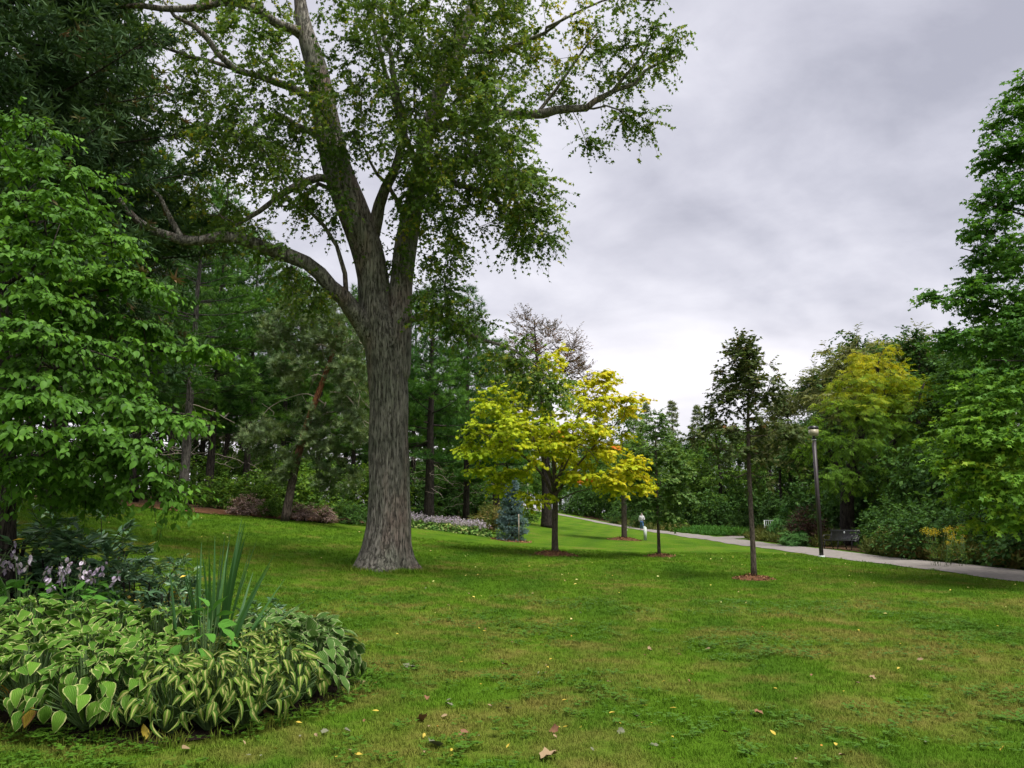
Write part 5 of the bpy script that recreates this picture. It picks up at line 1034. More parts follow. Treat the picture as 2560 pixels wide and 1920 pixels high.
# ------------------------------------------------------------------ mulch rings
def ring(label, g, R0, seed, h=.14, nch=520, cs=.07):
    r = np.random.default_rng(seed); root = empty('mulch_ring', g, label, 'mulch', 'mulch rings round the young trees'); bm_ = Buf(); n, k = 30, 6
    a = np.arange(n) * 2 * math.pi / n; rad = R0 * (1 + .08 * np.sin(3 * a + seed) + .05 * np.sin(7 * a)); V = []
    for q in range(k):
        f = q / (k - 1); x = rad * (1 - f * .97) * np.cos(a); y = rad * (1 - f * .97) * np.sin(a); V.append(np.stack([x, y, terr(g[0] + x, g[1] + y) - g[2] + .005 + h * (1 - (1 - f) ** 2) * .9 + r.normal(0, .008, n)], 1))
    V = np.concatenate(V); i = np.arange(k - 1)[:, None] * n; j = np.arange(n)[None]; jj = (j + 1) % n
    bm_.add(V, F4=np.stack([i + j, i + jj, i + n + jj, i + n + j], -1).reshape(-1, 4)); bm_.build('mound', M['mulch'], root, smooth=True)
    d = R0 * 1.12 * np.sqrt(r.uniform(0, 1, nch)); aa = r.uniform(0, 6.283, nch); x, y = d * np.cos(aa), d * np.sin(aa); z = terr(g[0] + x, g[1] + y) - g[2] + np.where(d < R0, h * (1 - (d / R0) ** 2), 0) + .015
    cb2 = Buf(); put_leaves(cb2, 'diamond', np.stack([x, y, z], 1), r.normal(0, 1, (nch, 3)) * [1, 1, .35], r.normal(0, .5, (nch, 3)) + [0, 0, 1], cs * r.uniform(.6, 1.5, nch), r.uniform(0, 1, nch))
    o = cb2.build('bark_chips', M['chip'], root); o['kind'] = 'stuff'
ring('bark mulch ring round the yellow maple', SPOTS['yellow'], .82, 1, .16); ring('bark mulch ring round the young oak nearest the path', SPOTS['oak'], .5, 2, .1, 420, .055)
ring('bark mulch ring round the slim young tree by the marker post', SPOTS['mid'], .55, 3, .12, 360); ring('bark mulch ring round the half hidden young tree', SPOTS['far'], 1.0, 4, .16, 360, .1); ring('bark mulch under the blue spruce', SPOTS['spruce'], .95, 5, .08, 360, .09)

# ------------------------------------------------------------------ hostas of the front bed
def hosta_leaf(kind, v_):
    r = np.random.default_rng(200 + v_ + 10 * ord(kind)); nu, nv = 6, 4; V, UV = [], []
    w0, arch, cup, tw_ = {'A': (.34, .32, .25, .16), 'B': (.22, .55, .35, .9), 'C': (.37, .36, .22, .16), 'D': (.30, .18, .18, .08), 'L': (.30, .3, .2, .1)}[kind]
    arch *= r.uniform(.6, 1.5); ph = r.uniform(0, 6.28); twi = r.normal(0, tw_); bendy = r.normal(0, .1)
    for i in range(nu + 1):
        u = i / nu; w = w0 * (math.sin(math.pi * min(1, u ** .66)) ** .85 if 0 < u < 1 else 0) + (.012 if u == 0 else 0)
        for j in range(nv + 1):
            v = -1 + 2 * j / nv; y = v * w; z = -arch * u * u + cup * abs(v) * w + .035 * abs(v) ** 2 * math.sin(9 * u + ph + (1.5 if v > 0 else 0)) * min(1, w / .12)
            a = twi * u; V.append((u * math.cos(arch * .4 * u), y * math.cos(a) - z * 0 + bendy * u * u, z + y * math.sin(a))); UV.append((u, j / nv))
    idx = []
    for i in range(nu):
        for j in range(nv): a = i * (nv + 1) + j; idx.append((a, a + nv + 1, a + nv + 2, a + 1))
    bf = Buf(); bf.add(V, F4=idx); return bf, np.array(UV)
HL = {}
for kd, mt in (('A', 'hostaA'), ('B', 'hostaB'), ('C', 'hostaC'), ('D', 'hostaD'), ('L', 'hostaD')):
    HL[kd] = []
    for v_ in range(6):
        bf, uv = hosta_leaf(kd, v_); HL[kd].append(bf.mesh('hosta_leaf', M[mt], smooth=True, uv=uv))
YL = HL['A'][0].copy(); YL.materials.clear(); YL.materials.append(M['hostaY'])
from mathutils import Matrix
def hosta(label, px, Y, kind, n, Rr, H, s, seed, group, yellow=0, upright=0.0, flowers=0):
    r = np.random.default_rng(seed); g = G(px, Y); g[2] += .03; root = empty('hosta', g, label, 'hosta', group); st = Buf()
    for i in range(n):
        f = (i + .5) / n; a = i * 2.39996 + r.normal(0, .4); sc_ = s * r.uniform(.72, 1.2) * (.85 + .25 * f)
        rho = Rr * (.08 + .78 * f ** .75) * r.uniform(.85, 1.1); z = H * (1.0 - .62 * f ** 1.5 + r.normal(0, .045)); z = max(z, .30 * s + .1)
        pit = (1 - f) * 30 - f * 62 + r.normal(0, 18) + upright * 30
        if kind == 'B': pit -= 8
        d = np.array([math.cos(a), math.sin(a), 0]); p = d * rho + [0, 0, z]; d = norm(d + np.array([*r.normal(0, .42, 2), 0]))
        el = R(pit); ax = d * math.cos(el) + np.array([0, 0, math.sin(el)]); yw_ = a + r.normal(0, .3)
        up_ = np.array([0, 0, 1.0]); bb_ = norm(np.cross(up_, ax) + r.normal(0, .30 if kind != 'B' else .5, 3)); bb_ = norm(bb_ - ax * np.dot(bb_, ax)); cc = np.cross(ax, bb_)
        me = YL if (yellow and f > .8 and r.uniform() < yellow) else HL[kind][r.integers(0, 6)]
        o = bpy.data.objects.new('leaf', me); COL.objects.link(o); o.parent = root; Mx = np.eye(4); Mx[:3, 0] = ax * sc_; Mx[:3, 1] = bb_ * sc_; Mx[:3, 2] = cc * sc_; Mx[:3, 3] = p; o.matrix_local = Matrix(Mx.tolist())
        b0 = d * .06 * Rr; tube(st, np.array([b0, (b0 + p) / 2 + np.array([0, 0, .09 * H]) , p + ax * sc_ * .03]), [.006, .005, .004], 4, cap=False)
    if flowers:
        fl = Buf(); h2 = Buf()
        for q in range(flowers):
            a = r.uniform(0, 6.283); e = np.array([math.cos(a) * Rr * r.uniform(.2, .9), math.sin(a) * Rr * r.uniform(.2, .9), H + r.uniform(.16, .42)]); tube(h2, np.array([[0, 0, 0], e * [.4, .4, .6], e]), .004, 4, cap=False)
            n2 = 7; t = r.uniform(.84, 1.0, (n2, 1)); c = e * t + r.normal(0, .016, (n2, 3)); ax = r.normal(0, .5, (n2, 3)) - [0, 0, .9]
            for w in range(2): put_leaves(fl, 'ovate', c, ax, r.normal(0, 1, (n2, 3)), r.uniform(.045, .065, n2), r.uniform(0, 1, n2))
        h2.build('flower_stalks', M['stalk'], root); fl.build('flowers', M['lav'], root)['kind'] = 'stuff'
    st.build('stems', M['stalk'], root); return root
gA, gB, gC = 'white-edged hostas of the front bed', 'twisted white-hearted hostas of the front bed', 'blue-green hostas of the front bed'
hA = [(-70, 5.95, 'white-edged hosta cut by the left edge of the picture'), (70, 5.85, 'front white-edged hosta with a withered orange leaf'), (215, 5.75, 'front white-edged hosta with large drooping leaves'), (335, 5.85, 'front white-edged hosta beside the twisted pale ones'),
      (-60, 6.65, 'second-row white-edged hosta at the left edge'), (90, 6.5, 'second-row white-edged hosta behind the withered leaf'), (220, 6.45, 'second-row white-edged hosta in mid bed'), (345, 6.5, 'second-row white-edged hosta left of the plain green one'),
      (60, 7.25, 'back-row white-edged hosta beside the lavender flowers'), (180, 7.2, 'back-row white-edged hosta with upright leaves'), (290, 7.15, 'back-row white-edged hosta before the rhododendron'), (400, 7.15, 'back-row white-edged hosta left of the sword-leaved plant')]
for q, (px, Y, lab) in enumerate(hA): hosta(lab, px, Y, 'A', 150, .47, .50 if q < 8 else .60, .118 if q < 4 else .128, 300 + q, gA, yellow=.10 if q == 1 else .025, upright=.25 if q == 9 else 0)
hB = [(425, 5.75, 'front twisted white-hearted hosta, leftmost of its kind'), (520, 5.85, 'front twisted white-hearted hosta below the plain green one'), (610, 6.0, 'front twisted white-hearted hosta in the middle of its row'), (700, 6.3, 'front twisted white-hearted hosta, rightmost of its row'), (470, 6.4, 'second-row twisted pale hosta left of the plain green one'), (580, 6.5, 'second-row twisted pale hosta right of the plain green one'), (660, 6.8, 'second-row twisted pale hosta beside the blue-green ones')]
for q, (px, Y, lab) in enumerate(hB): hosta(lab, px, Y, 'B', 160, .41, .47 if q < 4 else .52, .108, 330 + q, gB)
hC = [(765, 6.75, 'blue-green hosta at the right front of the bed'), (812, 7.15, 'blue-green hosta at the right tip of the bed'), (740, 7.3, 'blue-green hosta behind the pale twisted ones'), (650, 7.4, 'blue-green hosta right of the sword-leaved plant'), (560, 7.3, 'blue-green hosta at the foot of the sword-leaved plant'), (780, 7.7, 'blue-green hosta at the back right of the bed'), (700, 7.9, 'blue-green hosta at the back of the bed')]
for q, (px, Y, lab) in enumerate(hC): hosta(lab, px, Y, 'C', 100, .38, .48, .138, 350 + q, gC)
hosta('plain green hosta standing tall in the middle of the bed', 505, 6.25, 'D', 24, .24, .78, .16, 371, 'plain green hostas', upright=.2)
for q, (px, Y, lab) in enumerate(((40, 8.1, 'lavender-flowered hosta nearest the left edge'), (150, 7.95, 'lavender-flowered hosta behind the white-edged ones'), (-80, 8.5, 'lavender-flowered hosta partly outside the picture'), (215, 8.5, 'lavender-flowered hosta under the rhododendron'))): hosta(lab, px, Y, 'L', 46, .45, .62, .19, 380 + q, 'lavender-flowered hostas', flowers=6)

# sword-leaved plant
g = G(532, 7.1); root = empty('sword_plant', g, 'tall clump of upright sword-shaped leaves rising from the hosta bed', 'plant'); r = np.random.default_rng(401)
spec = [(-.42, .95, -.02), (-.30, 1.25, -.10), (-.28, .9, -.18), (-.10, 1.2, .02), (.02, 1.52, .05), (.06, 1.35, .09), (.0, 1.1, .0), (.16, 1.5, .22), (.12, 1.22, .14), (.14, 1.28, .17), (.22, 1.02, .3), (.30, .85, .36), (-.18, 1.0, -.08), (-.05, 1.3, -.04), (.20, .7, .5), (.10, .95, .2), (.34, .62, .62), (-.36, 1.05, -.24), (.05, .8, -.1), (.26, .92, .12), (-.22, .75, -.3), (-.02, 1.42, .02), (.08, 1.46, .1), (-.16, 1.25, -.14), (.12, 1.38, .26), (-.06, 1.15, -.1), (.15, 1.3, .3), (.2, 1.15, .4), (-.25, 1.2, -.2), (.05, 1.3, .16), (.0, 1.2, .08), (-.08, 1.36, .0), (-.12, 1.32, -.08), (.18, 1.2, .2), (.1, 1.1, .04), (.03, 1.25, -.02), (-.33, 1.15, -.06)]
for q, (lx, hh, tipx) in enumerate(spec):
    n = 9; t = np.linspace(0, 1, n); o = np.array([lx * .52 + r.normal(0, .02), r.normal(0, .10), -.02]); dy = r.normal(0, .16)
    P = np.stack([o[0] + tipx * 1.0 * t ** 1.5, o[1] + dy * t ** 1.6, (.25 + .85 * hh) * t * (1 - .05 * t)], 1); w = .019 * (1 - t ** 2.4) + .0012
    s = norm(np.array([1, r.normal(0, .7), 0])); nn = norm(np.cross(s, [0, 0, 1]))
    V = np.concatenate([P - s * w[:, None], P + nn * (w * .35)[:, None], P + s * w[:, None]]); i = np.arange(n - 1)
    bf = Buf(); bf.add(V, F4=np.concatenate([np.stack([i, i + n, i + n + 1, i + 1], -1), np.stack([i + n, i + 2 * n, i + 2 * n + 1, i + n + 1], -1)]), tint=r.uniform(.1, .75) if q not in (15, 16, 19) else 1.0)
    bf.build('leaf_blade', M['iris'], root)

# far hosta row with lavender flowers
fh = empty('flowering_hosta', G(1050, 40.5), 'pale lavender flowering hosta in the row right of the maple trunk', 'hosta', 'lavender hosta row behind the lawn'); r = np.random.default_rng(411)
n = 420; v = norm(r.normal(0, 1, (n, 3))); v[:, 2] = np.abs(v[:, 2]); lbf = Buf(); pos = v * [.42, .42, .42] * r.uniform(.6, 1, (n, 1))
put_leaves(lbf, 'ovate', pos, v * [1, 1, .2] - [0, 0, .45] + r.normal(0, .3, (n, 3)), v + [0, 0, .5], r.uniform(.14, .22, n), r.uniform(0, 1, n)); lbf.build('foliage', M['l_hostafar'], fh)
fbf, sbf = Buf(), Buf()
for q in range(15):
    e = np.array([*r.normal(0, .22, 2), r.uniform(.52, .76)]); tube(sbf, np.array([e * [.3, .3, .2], e]), .006, 3, cap=False); n2 = 10; t = r.uniform(.72, 1.02, (n2, 1)); put_leaves(fbf, 'diamond', e * t + r.normal(0, .02, (n2, 3)), r.normal(0, .6, (n2, 3)) - [0, 0, .6], r.normal(0, 1, (n2, 3)), r.uniform(.06, .1, n2), r.uniform(0, 1, n2))
sbf.build('flower_stalks', M['stalk'], fh); fbf.build('flowers', M['lav'], fh)['kind'] = 'stuff'
for q, px in enumerate((1075, 1098, 1122, 1146, 1168, 1190, 1210, 1022, 1040, 1088, 1112, 1136, 1158, 1180)): copy_tree(fh, G(px, (40.4 if q < 8 else 41.6) + .1 * (q % 3)), q * 1.1, .95 + .06 * (q % 3))

# ------------------------------------------------------------------ fallen leaves on the lawn
def fleaf(kind, seed):
    r = np.random.default_rng(seed); bf = Buf()
    if kind == 'small':
        nu, nv = 5, 2; V = []
        for i in range(nu + 1):
            u = i / nu; w = .22 * math.sin(math.pi * u ** .8) if 0 < u < 1 else .01
            for j in range(nv + 1): v = j - 1; V.append((u, v * w, .16 * abs(v) * w * 4 + .18 * (u - .5) ** 2 + r.normal(0, .01)))
        F4 = [(i * 3 + j, i * 3 + 3 + j, i * 3 + 4 + j, i * 3 + 1 + j) for i in range(nu) for j in range(nv)]; bf.add(V, F4=F4)
    else:
        n = 14; V = [(0, 0, 0)]; 
        for i in range(n): a = i * 2 * math.pi / n; rr = (.55 if i % 2 else .42) * r.uniform(.75, 1.12); V.append((rr * math.cos(a), rr * math.sin(a) * .8, .30 * r.uniform(.3, 1) * (abs(math.sin(a)))))
        bf.add(V, F3=[(0, i + 1, (i + 1) % n + 1) for i in range(n)])
    return bf
FL = {}
for kd in ('small', 'big'):
    for c in ('y', 't', 'b', 'g', 'o'): FL[kd + c] = [fleaf(kd, 500 + q).mesh('fallen_leaf', M['fl_' + c]) for q in range(3)]
def drop(key, x, y, s, rr, lab, grp=None):
    o = link('fallen_leaf', FL[key][int(rr.integers(0, 3))]); o.location = (x, y, T(x, y) + .026); o.rotation_euler = (rr.normal(0, .3), rr.normal(0, .3), rr.uniform(0, 6.28)); o.scale = (s, s, s * rr.uniform(.6, 1.4))
    return tag(o, lab, 'leaf', grp)
def ongr(px, py):
    d = W(px, py, 1.0) - np.array([0, 0, CAMH]); t = 3.0
    for _ in range(40):
        p = np.array([0, 0, CAMH]) + d * t; t *= 1 - .8 * (p[2] - T(p[0], p[1])) / (d[2] * t - 1e-6) * -1 * -1 if False else 1; h = p[2] - T(p[0], p[1]); t = t + h / max(-d[2], 1e-3) * .9
        if abs(h) < 1e-3: break
    return p
rr = np.random.default_rng(77)
for key, px, py, s, lab in (('bigb', 1058, 1806, .13, 'large curled brown leaf on the grass right of the hosta bed'), ('bigt', 1372, 1900, .15, 'large tan leaf lying at the bottom edge of the picture'), ('bigg', 1088, 1872, .14, 'flat grey brown leaf near the bottom of the picture'), ('smallg', 875, 1838, .10, 'pale grey leaf lying by the bed edge'),
                            ('smally', 363, 1860, .13, 'bright yellow leaf in front of the white-edged hostas'), ('smallt', 470, 1880, .12, 'pale tan leaf in front of the hosta bed'), ('bigg', 1035, 1675, .11, 'grey green curled leaf to the right of the bed tip'), ('bigb', 670, 1795, .12, 'brown curled leaf at the front edge of the hosta bed'), ('bigt', 905, 1715, .1, 'reddish tan leaf at the right tip of the bed'), ('bigb', 1895, 1790, .10, 'dark brown leaf on the right half of the lawn')):
    p = ongr(px, py); drop(key, p[0], p[1], s, rr, lab)
LAB = {'y': 'small yellow fallen leaf on the lawn', 't': 'small tan fallen leaf on the lawn', 'b': 'small brown fallen leaf on the lawn', 'g': 'small grey green fallen leaf on the lawn', 'o': 'small orange fallen leaf on the lawn'}
cnt = 0
while cnt < 150:
    py = 1460 + 450 * rr.uniform() ** .75; px = rr.uniform(480, 2550) if rr.uniform() < .45 else rr.normal(1250, 320)
    if not (400 < px < 2560): continue
    p = ongr(px, py)
    if poly_in(np.array([p[0]]), np.array([p[1]]), BEDC)[0] or p[0] > 12: continue
    c = rr.choice(['y', 't', 'b', 'g', 'o'], p=[.40, .22, .16, .17, .05]); big = rr.uniform() < .16 and c in 'btg'
    drop(('big' if big else 'small') + c, p[0], p[1], rr.uniform(.035, .062) if not big else rr.uniform(.06, .095), rr, LAB[c], {'y': 'yellow', 't': 'tan', 'b': 'brown', 'g': 'grey green', 'o': 'orange'}[c] + ' fallen leaves'); cnt += 1
# more, farther out, too small to pick apart
n = 260; x, y = frustum_pts(12, 34, 1, np.random.default_rng(5)); k = on_lawn(x, y); x, y = x[k][:n], y[k][:n]; r = np.random.default_rng(6); bf = Buf(); m = len(x)
put_leaves(bf, 'diamond', np.stack([x, y, terr(x, y) + .05], 1), r.normal(0, 1, (m, 3)) * [1, 1, .2], r.normal(0, .3, (m, 3)) + [0, 0, 1], r.uniform(.045, .075, m), r.uniform(0, 1, m))
M['fl_far'] = leafmat('far_fallen_leaf', [(0, (.16, .09, .04)), (.35, (.40, .32, .14)), (.7, (.55, .42, .08)), (1, (.6, .5, .2))], .1)
tag(bf.build('scattered_leaves', M['fl_far']), kind='stuff')

# ------------------------------------------------------------------ lamp posts, bench, gate, marker, house, person
def lamp(label, g, H, pw_, w, seed):
    root = empty('lamp_post', g, label, 'lamp', 'path lamps')
    b1 = Buf(); box(b1, (0, 0, H / 2 - .05), (pw_, pw_, H + .1)); b1.build('post', M['post_brown'], root)
    b1 = Buf(); box(b1, (0, 0, .04), (pw_ * 1.5, pw_ * 1.5, .08)); b1.build('base_plate', M['white_metal'], root)
    b1 = Buf(); box(b1, (0, 0, H + .03), (pw_ * .6, pw_ * .6, .12)); b1.build('neck', M['black_metal'], root)
    b1 = Buf(); box(b1, (0, 0, H - .07), (pw_ * 1.12, pw_ * 1.12, .03)); b1.build('collar', M['white_metal'], root)
    V, F4 = boxarr((0, 0, H + .22), (w, w, .26)); V[V[:, 2] < H + .2, :2] *= .93; b1 = Buf(); b1.add(V, F4=F4); b1.build('lens', M['lens'], root)
    V, F4 = boxarr((0, 0, H + .41), (w * 1.03, w * 1.03, .11)); b1 = Buf(); b1.add(V, F4=F4); hd = b1.build('lamp_cap', M['black_metal'], root)
    b1 = Buf(); box(b1, (0, 0, H + .48), (w * .7, w * .7, .03)); b1.build('cap_lid', M['black_metal'], hd)
    return root
gl = G(2061, 31.2); gl[0] = min(gl[0], 12.2); lamp('dark lamp post with square cream lens beside the path', gl, 4.72, .125, .31, 1)
lamp('distant thin black lamp post where the path climbs the hill', G(1319, 104), 3.3, .10, .3, 2); lamp('small distant lamp showing beside a pale young trunk', G(1566, 74), 2.7, .1, .34, 3)

def bench():
    g = np.array([15.85, 38.0, 0]); g[2] = T(g[0], g[1]); root = empty('park_bench', g, 'black slatted park bench under the trees beside the path', 'bench', rz=R(-62))
    # local: length along x, sitter faces -y
    for q in range(7):
        t = q / 6; y = -.22 + .40 * t; z = .45 - .03 * math.sin(t * math.pi); b1 = Buf(); box(b1, (0, y, z), (1.7, .05, .028)); b1.build('seat_slat', M['bench_wood'], root)
    for q in range(8):
        t = q / 7; y = .22 + .10 * t + .05 * math.sin(t * 3.1); z = .50 + .40 * t; b1 = Buf(); box(b1, (0, y, z), (1.7, .024, .046), rotx(-.25)); b1.build('back_slat', M['bench_wood'], root)
    for s in (-1, 0, 1):
        for yy, lean in ((-.2, -.06), (.2, .12)):
            b1 = Buf(); tube(b1, np.array([[s * .78, yy, .44], [s * .78, yy + lean * .5, .22], [s * .78, yy + lean * 1.4, 0]]), [.024, .02, .026], 8); b1.build('leg', M['black_metal'], root)
        b1 = Buf(); tube(b1, np.array([[s * .78, -.24, .425], [s * .78, 0, .40], [s * .78, .2, .43], [s * .78, .28, .6], [s * .78, .36, .93]]), .022, 8); b1.build('side_frame', M['black_metal'], root)
    for s in (-1, 1):
        b1 = Buf(); tube(b1, catmull(np.array([[s * .80, -.22, .45], [s * .80, -.26, .60], [s * .80, -.16, .68], [s * .80, .1, .66], [s * .80, .29, .68]]), .05), .02, 8); b1.build('armrest', M['black_metal'], root)
    b1 = Buf(); tube(b1, np.array([[0, .262, .80], [0, .256, .80]]), .05, 14); b1.build('plaque', M['white_metal'], root)
bench()

def gate():
    a = np.array(G(1913, 60.5)); d = np.array([.88, -.47, 0]); d = d / np.linalg.norm(d); L = 3.6
    root = empty('white_gate', a, 'white tubular gate railing where the side path leaves', 'gate'); Hh = 1.25
    for q, z in enumerate((Hh, Hh - .36, .16)):
        b1 = Buf(); tube(b1, np.array([[0, 0, z], d * L + [0, 0, z]]), .028, 8); b1.build('rail', M['white_metal'], root)
    for q in range(3):
        p = d * L * q / 2; b1 = Buf(); tube(b1, np.array([p - [0, 0, .1], p + [0, 0, Hh + .03]]), .04, 8); b1.build('post', M['white_metal'], root)
    me = None
    for q in range(1, 24):
        if q in (12,): continue
        p = d * L * q / 24
        if me is None: b1 = Buf(); tube(b1, np.array([[0, 0, .16], [0, 0, Hh]]), .015, 6); me = b1.mesh('bar', M['white_metal'])
        link('bar', me, root, p)
gate()
g = G(1613, 50.5); root = empty('marker_post', g, 'white slant-topped marker post standing in the lawn near the walker', 'post', rz=.5)
b1 = Buf(); V, F4 = boxarr((0, 0, .40), (.11, .16, .94)); V[(V[:, 2] > .5) & (V[:, 0] > 0), 2] -= .07; b1.add(V, F4=F4); b1.build('board', M['white_wood'], root)
b1 = Buf(); V, F4 = boxarr((.075, 0, .36), (.03, .13, .86)); b1.add(V, F4=F4); b1.build('edge_strip', M['white_metal'], root)

g = G(1150, 100); root = empty('brick_house', g, 'low reddish house glimpsed between the pine trunks', 'house', rz=.2)
b1 = Buf(); box(b1, (0, 0, 1.4), (9, 7, 3.2)); b1.build('wall', M['brick_wall'], root)
b1 = Buf(); Lr, Wr = 5.0, 4.2; V = [(-Lr, -Wr, 2.95), (Lr, -Wr, 2.95), (Lr, Wr, 2.95), (-Lr, Wr, 2.95), (-Lr + 2, 0, 5.6), (Lr - 2, 0, 5.6)]; b1.add(V, F3=[(1, 2, 5), (3, 0, 4), (0, 2, 1), (0, 3, 2)], F4=[(0, 1, 5, 4), (2, 3, 4, 5)]); rf = b1.build('roof', M['roof'], root)
b1 = Buf(); box(b1, (2, .6, 5.6), (.7, .7, 1.5)); b1.build('chimney', M['brick_wall'], rf)
for x in (-3.2, 1.0, 3.2):
    b1 = Buf(); box(b1, (x, -3.5, 1.6), (1.3, .08, 1.3)); w_ = b1.build('window', M['white_wood'], root); b1 = Buf(); box(b1, (x, -3.55, 1.6), (1.1, .04, 1.1)); b1.build('pane', M['glass'], w_)
b1 = Buf(); box(b1, (-1.2, -3.52, 1.05), (1.0, .08, 2.1)); b1.build('door', M['white_wood'], root)

def person():
    g = np.array([12.72, 77.0, 0]); g[2] = T(g[0], g[1]) + .02; root = empty('person', g, 'person in pale hooded top and blue jeans walking on the far path', 'person', rz=R(-8))
    def skin(name, mat, V, E, Rd, root_i=0, par=root, lv=2):
        me = bpy.data.meshes.new(name); me.from_pydata([tuple(v) for v in V], E, []); me.materials.append(mat); o = link(name, me, par)
        o.modifiers.new('skin', 'SKIN'); sv = me.skin_vertices[0].data
        for i, r_ in enumerate(Rd): sv[i].radius = (r_, r_) if np.isscalar(r_) else r_
        sv[root_i].use_root = True; s = o.modifiers.new('sub', 'SUBSURF'); s.levels = lv; s.render_levels = lv; return o
    # walking towards the camera (-y); joints: pelvis, spine, chest, neck, head, arms, legs
    J = [(0, 0, .92), (0, -.01, 1.1), (0, -.02, 1.32), (0, -.02, 1.45), (0, -.04, 1.52), (0, -.05, 1.62),
         (.17, -.02, 1.36), (.25, .02, 1.12), (.22, -.10, .92), (.21, -.14, .84), (-.17, -.02, 1.36), (-.25, .05, 1.12), (-.23, .0, .92), (-.22, -.02, .84),
         (.09, 0, .86), (.10, -.12, .50), (.10, -.12, .10), (.10, -.26, .04), (-.09, 0, .86), (-.10, .02, .50), (-.10, .12, .12), (-.10, .02, .04)]
    E = [(0, 1), (1, 2), (2, 3), (3, 4), (4, 5), (2, 6), (6, 7), (7, 8), (8, 9), (2, 10), (10, 11), (11, 12), (12, 13), (0, 14), (14, 15), (15, 16), (16, 17), (0, 18), (18, 19), (19, 20), (20, 21)]
    Rd = [.11, .105, .12, .05, .075, .085, .06, .045, .035, .04, .06, .045, .035, .04, .085, .06, .042, .04, .085, .06, .042, .04]
    skin('body', M['skin'], J, E, Rd)
    top = skin('hooded_top', M['top'], [J[0], J[1], J[2], (0, 0, 1.44), J[6], J[7], J[8], J[10], J[11], J[12]], [(0, 1), (1, 2), (2, 3), (2, 4), (4, 5), (5, 6), (2, 7), (7, 8), (8, 9)], [(.19, .14), (.18, .14), (.19, .14), .085, .085, .07, .055, .085, .07, .055])
    skin('hood', M['top'], [(0, .06, 1.42), (0, .05, 1.52), (0, .01, 1.66)], [(0, 1), (1, 2)], [.08, .11, .07], par=top)
    skin('jeans', M['jeans'], [J[0], J[14], J[15], (.10, -.12, .14), J[18], J[19], (-.10, .11, .16)], [(0, 1), (1, 2), (2, 3), (0, 4), (4, 5), (5, 6)], [(.16, .13), .105, .078, .062, .105, .078, .062])
    for nm_, p in (('shoe', (.10, -.16, .05)), ('shoe', (-.10, .10, .06))): skin(nm_, M['shoe'], [(p[0], p[1] + .07, p[2]), (p[0], p[1] - .14, p[2] - .01)], [(0, 1)], [.05, .045])
    skin('hair', M['hair'], [(0, -.02, 1.63), (0, .0, 1.70)], [(0, 1)], [.085, .065])
    b1 = Buf()
    for s in (-1, 1): box(b1, (s * .033, -.135, 1.60), (.022, .012, .012))
    box(b1, (0, -.135, 1.545), (.05, .012, .01)); b1.build('eyes_and_mouth', M['dark_cloth'], root)
    b1 = Buf(); box(b1, (0, -.145, 1.575), (.022, .03, .035)); b1.build('nose', M['skin'], root)
    b1 = Buf(); tube(b1, catmull(np.array([[-.13, -.14, 1.30], [-.03, -.175, 1.2], [.08, -.16, 1.08], [.16, -.1, .98]]), .05), .012, 6); b1.build('strap', M['dark_cloth'], root)
person()

# ------------------------------------------------------------------ which one is which: place words for the repeats of the woods and the fallen leaves
bpy.context.view_layer.update()
def pcol(o):
    p = o.matrix_world.translation; d = p[1] * cP + (p[2] - CAMH) * sP; return 1280 + F * p[0] / d, 960 - F * (-(p[1]) * sP + (p[2] - CAMH) * cP) / d, p[1]
MARKS = [(-900, 60, 'at the far left edge'), (60, 240, 'behind the leafy tree'), (240, 400, 'behind the leafy branch tips'), (400, 500, 'beside the pale pine trunk'), (500, 600, 'behind the left bronze shrub'), (600, 700, 'left of the leaning pine'), (700, 780, 'behind the leaning pine'), (780, 860, 'right of the leaning pine'), (860, 930, 'left of the maple trunk'), (930, 1020, 'behind the maple trunk'),
         (1020, 1090, 'right of the maple trunk'), (1090, 1160, 'above the lavender row'), (1160, 1230, 'right above the lavender row'), (1230, 1330, 'behind the blue spruce'), (1330, 1460, 'behind the yellow maple'), (1460, 1540, 'under the yellow maple tips'), (1540, 1600, 'behind the walker'), (1600, 1660, 'behind the slim tree'), (1660, 1720, 'right of the slim tree'), (1720, 1790, 'midway to the young oak'), (1790, 1860, 'left of the young oak'), (1860, 1920, 'behind the young oak'), (1920, 1990, 'above the white gate'), (1990, 2050, 'left of the lamp post'), (2050, 2120, 'behind the lamp post'),
         (2120, 2200, 'behind the bench'), (2200, 2300, 'right of the bench'), (2300, 2400, 'above the goldenrod'), (2400, 2500, 'right of the goldenrod'), (2500, 2600, 'by the right edge'), (2600, 3600, 'beyond the right edge')]
SHORT = {LABD: 'dark pine of the left wood', LABW: 'pine of the right-hand grove', LB['dark']: 'dark green tree beyond the path', LB['mid']: 'mid green tree beyond the path', LB['will']: 'grey green feathery tree', LB['larch']: 'thin spiky larch tip', LU: 'dark undergrowth shrub beyond the path', LL_: 'leafy green shrub of the left wood', LF: 'dark shrub at the foot of the far wood', LR: 'dark shrub among the pine trunks', LK: 'dark leafy tree far back', 'pale green larch top showing between the branches of the maple': 'pale green larch top'}
byl = {}
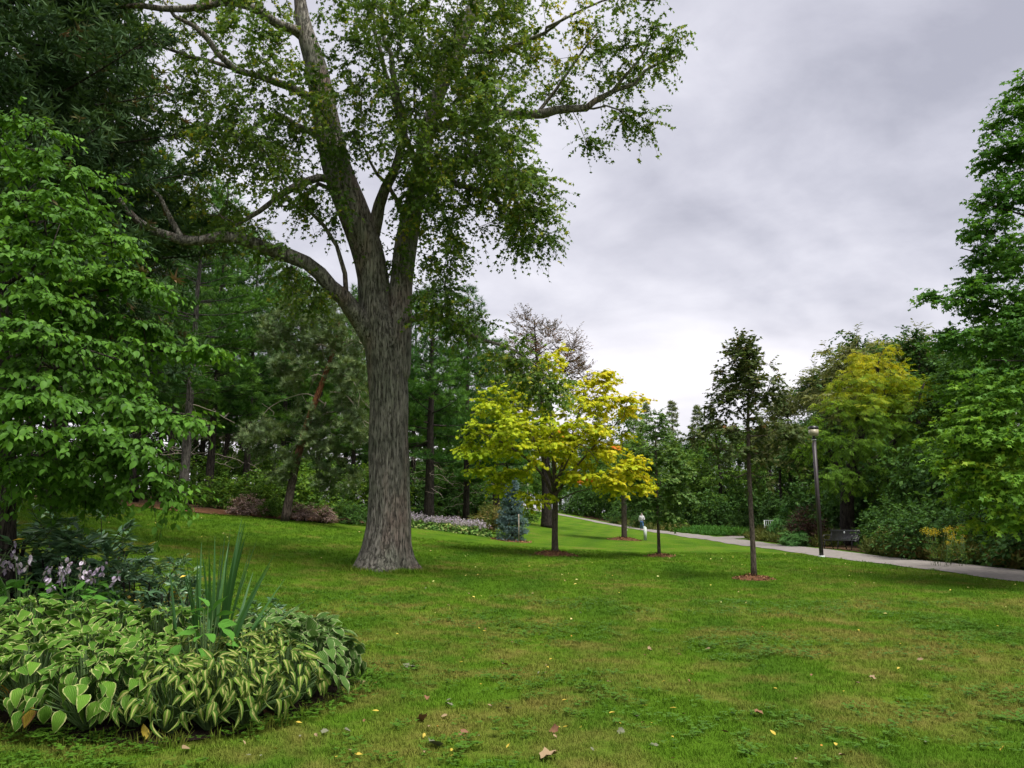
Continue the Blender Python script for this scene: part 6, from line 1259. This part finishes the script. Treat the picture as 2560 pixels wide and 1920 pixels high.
for o in list(COL.objects):
    if o.parent is None and 'label' in o and o['label'] in SHORT: byl.setdefault(o['label'], []).append(o)
for lab, os_ in byl.items():
    cells = {}
    for o in os_:
        c, _, Y = pcol(o); mk = next((t for a, b_, t in MARKS if a <= c < b_), 'by the right edge'); cells.setdefault(mk, []).append((Y, o))
    for mk, it in cells.items():
        it.sort(key=lambda q: q[0])
        for i, (Y, o) in enumerate(it):
            row = '' if len(it) == 1 else (', nearer one' if i == 0 else ', farther one') if len(it) == 2 else [', front one', ', middle one', ', rearmost one', ', last one', ', last one'][min(i, 4)]
            o['label'] = SHORT[lab] + ' ' + mk + row
ORD = ['first', 'second', 'third', 'fourth', 'fifth', 'sixth', 'seventh', 'eighth', 'ninth', 'tenth']
rowf = sorted([o for o in COL.objects if o.parent is None and o.name.startswith('flowering_hosta')], key=lambda o: pcol(o)[0])
for nm_, sel in (('front', [o for o in rowf if o.location.y < 41.2]), ('back', [o for o in rowf if o.location.y >= 41.2])):
    for i, o in enumerate(sel): o['label'] = '%s lavender-flowered hosta from the maple trunk, %s of the far row' % (ORD[i], nm_)
for i, o in enumerate(sorted([o for o in COL.objects if o.parent is None and o.name.startswith('goldenrod')], key=lambda o: pcol(o)[0])): o['label'] = '%s yellow goldenrod from the left in the clump beside the path' % ORD[i]
LM = [(0, 700, 'in front of the hosta bed'), (700, 950, 'just right of the hosta bed'), (950, 1150, 'below the maple trunk'), (1150, 1330, 'below the blue spruce'), (1330, 1480, 'below the yellow maple'), (1480, 1640, 'below the walker'), (1640, 1800, 'between the slim tree and oak'), (1800, 1980, 'below the young oak'), (1980, 2150, 'below the lamp post'), (2150, 2350, 'right of the lamp post'), (2350, 2700, 'by the right edge')]
for o in list(COL.objects):
    if o.parent is None and o.get('label') in LAB.values():
        c, v, Y = pcol(o); mk = next((t for a, b_, t in LM if a <= c < b_), 'by the right edge')
        o['label'] = o['label'].replace(' on the lawn', '') + (' on the nearest grass ' if v > 1780 else ' on the near grass ' if v > 1660 else ' on the middle lawn ' if v > 1560 else ' far on the lawn ') + mk
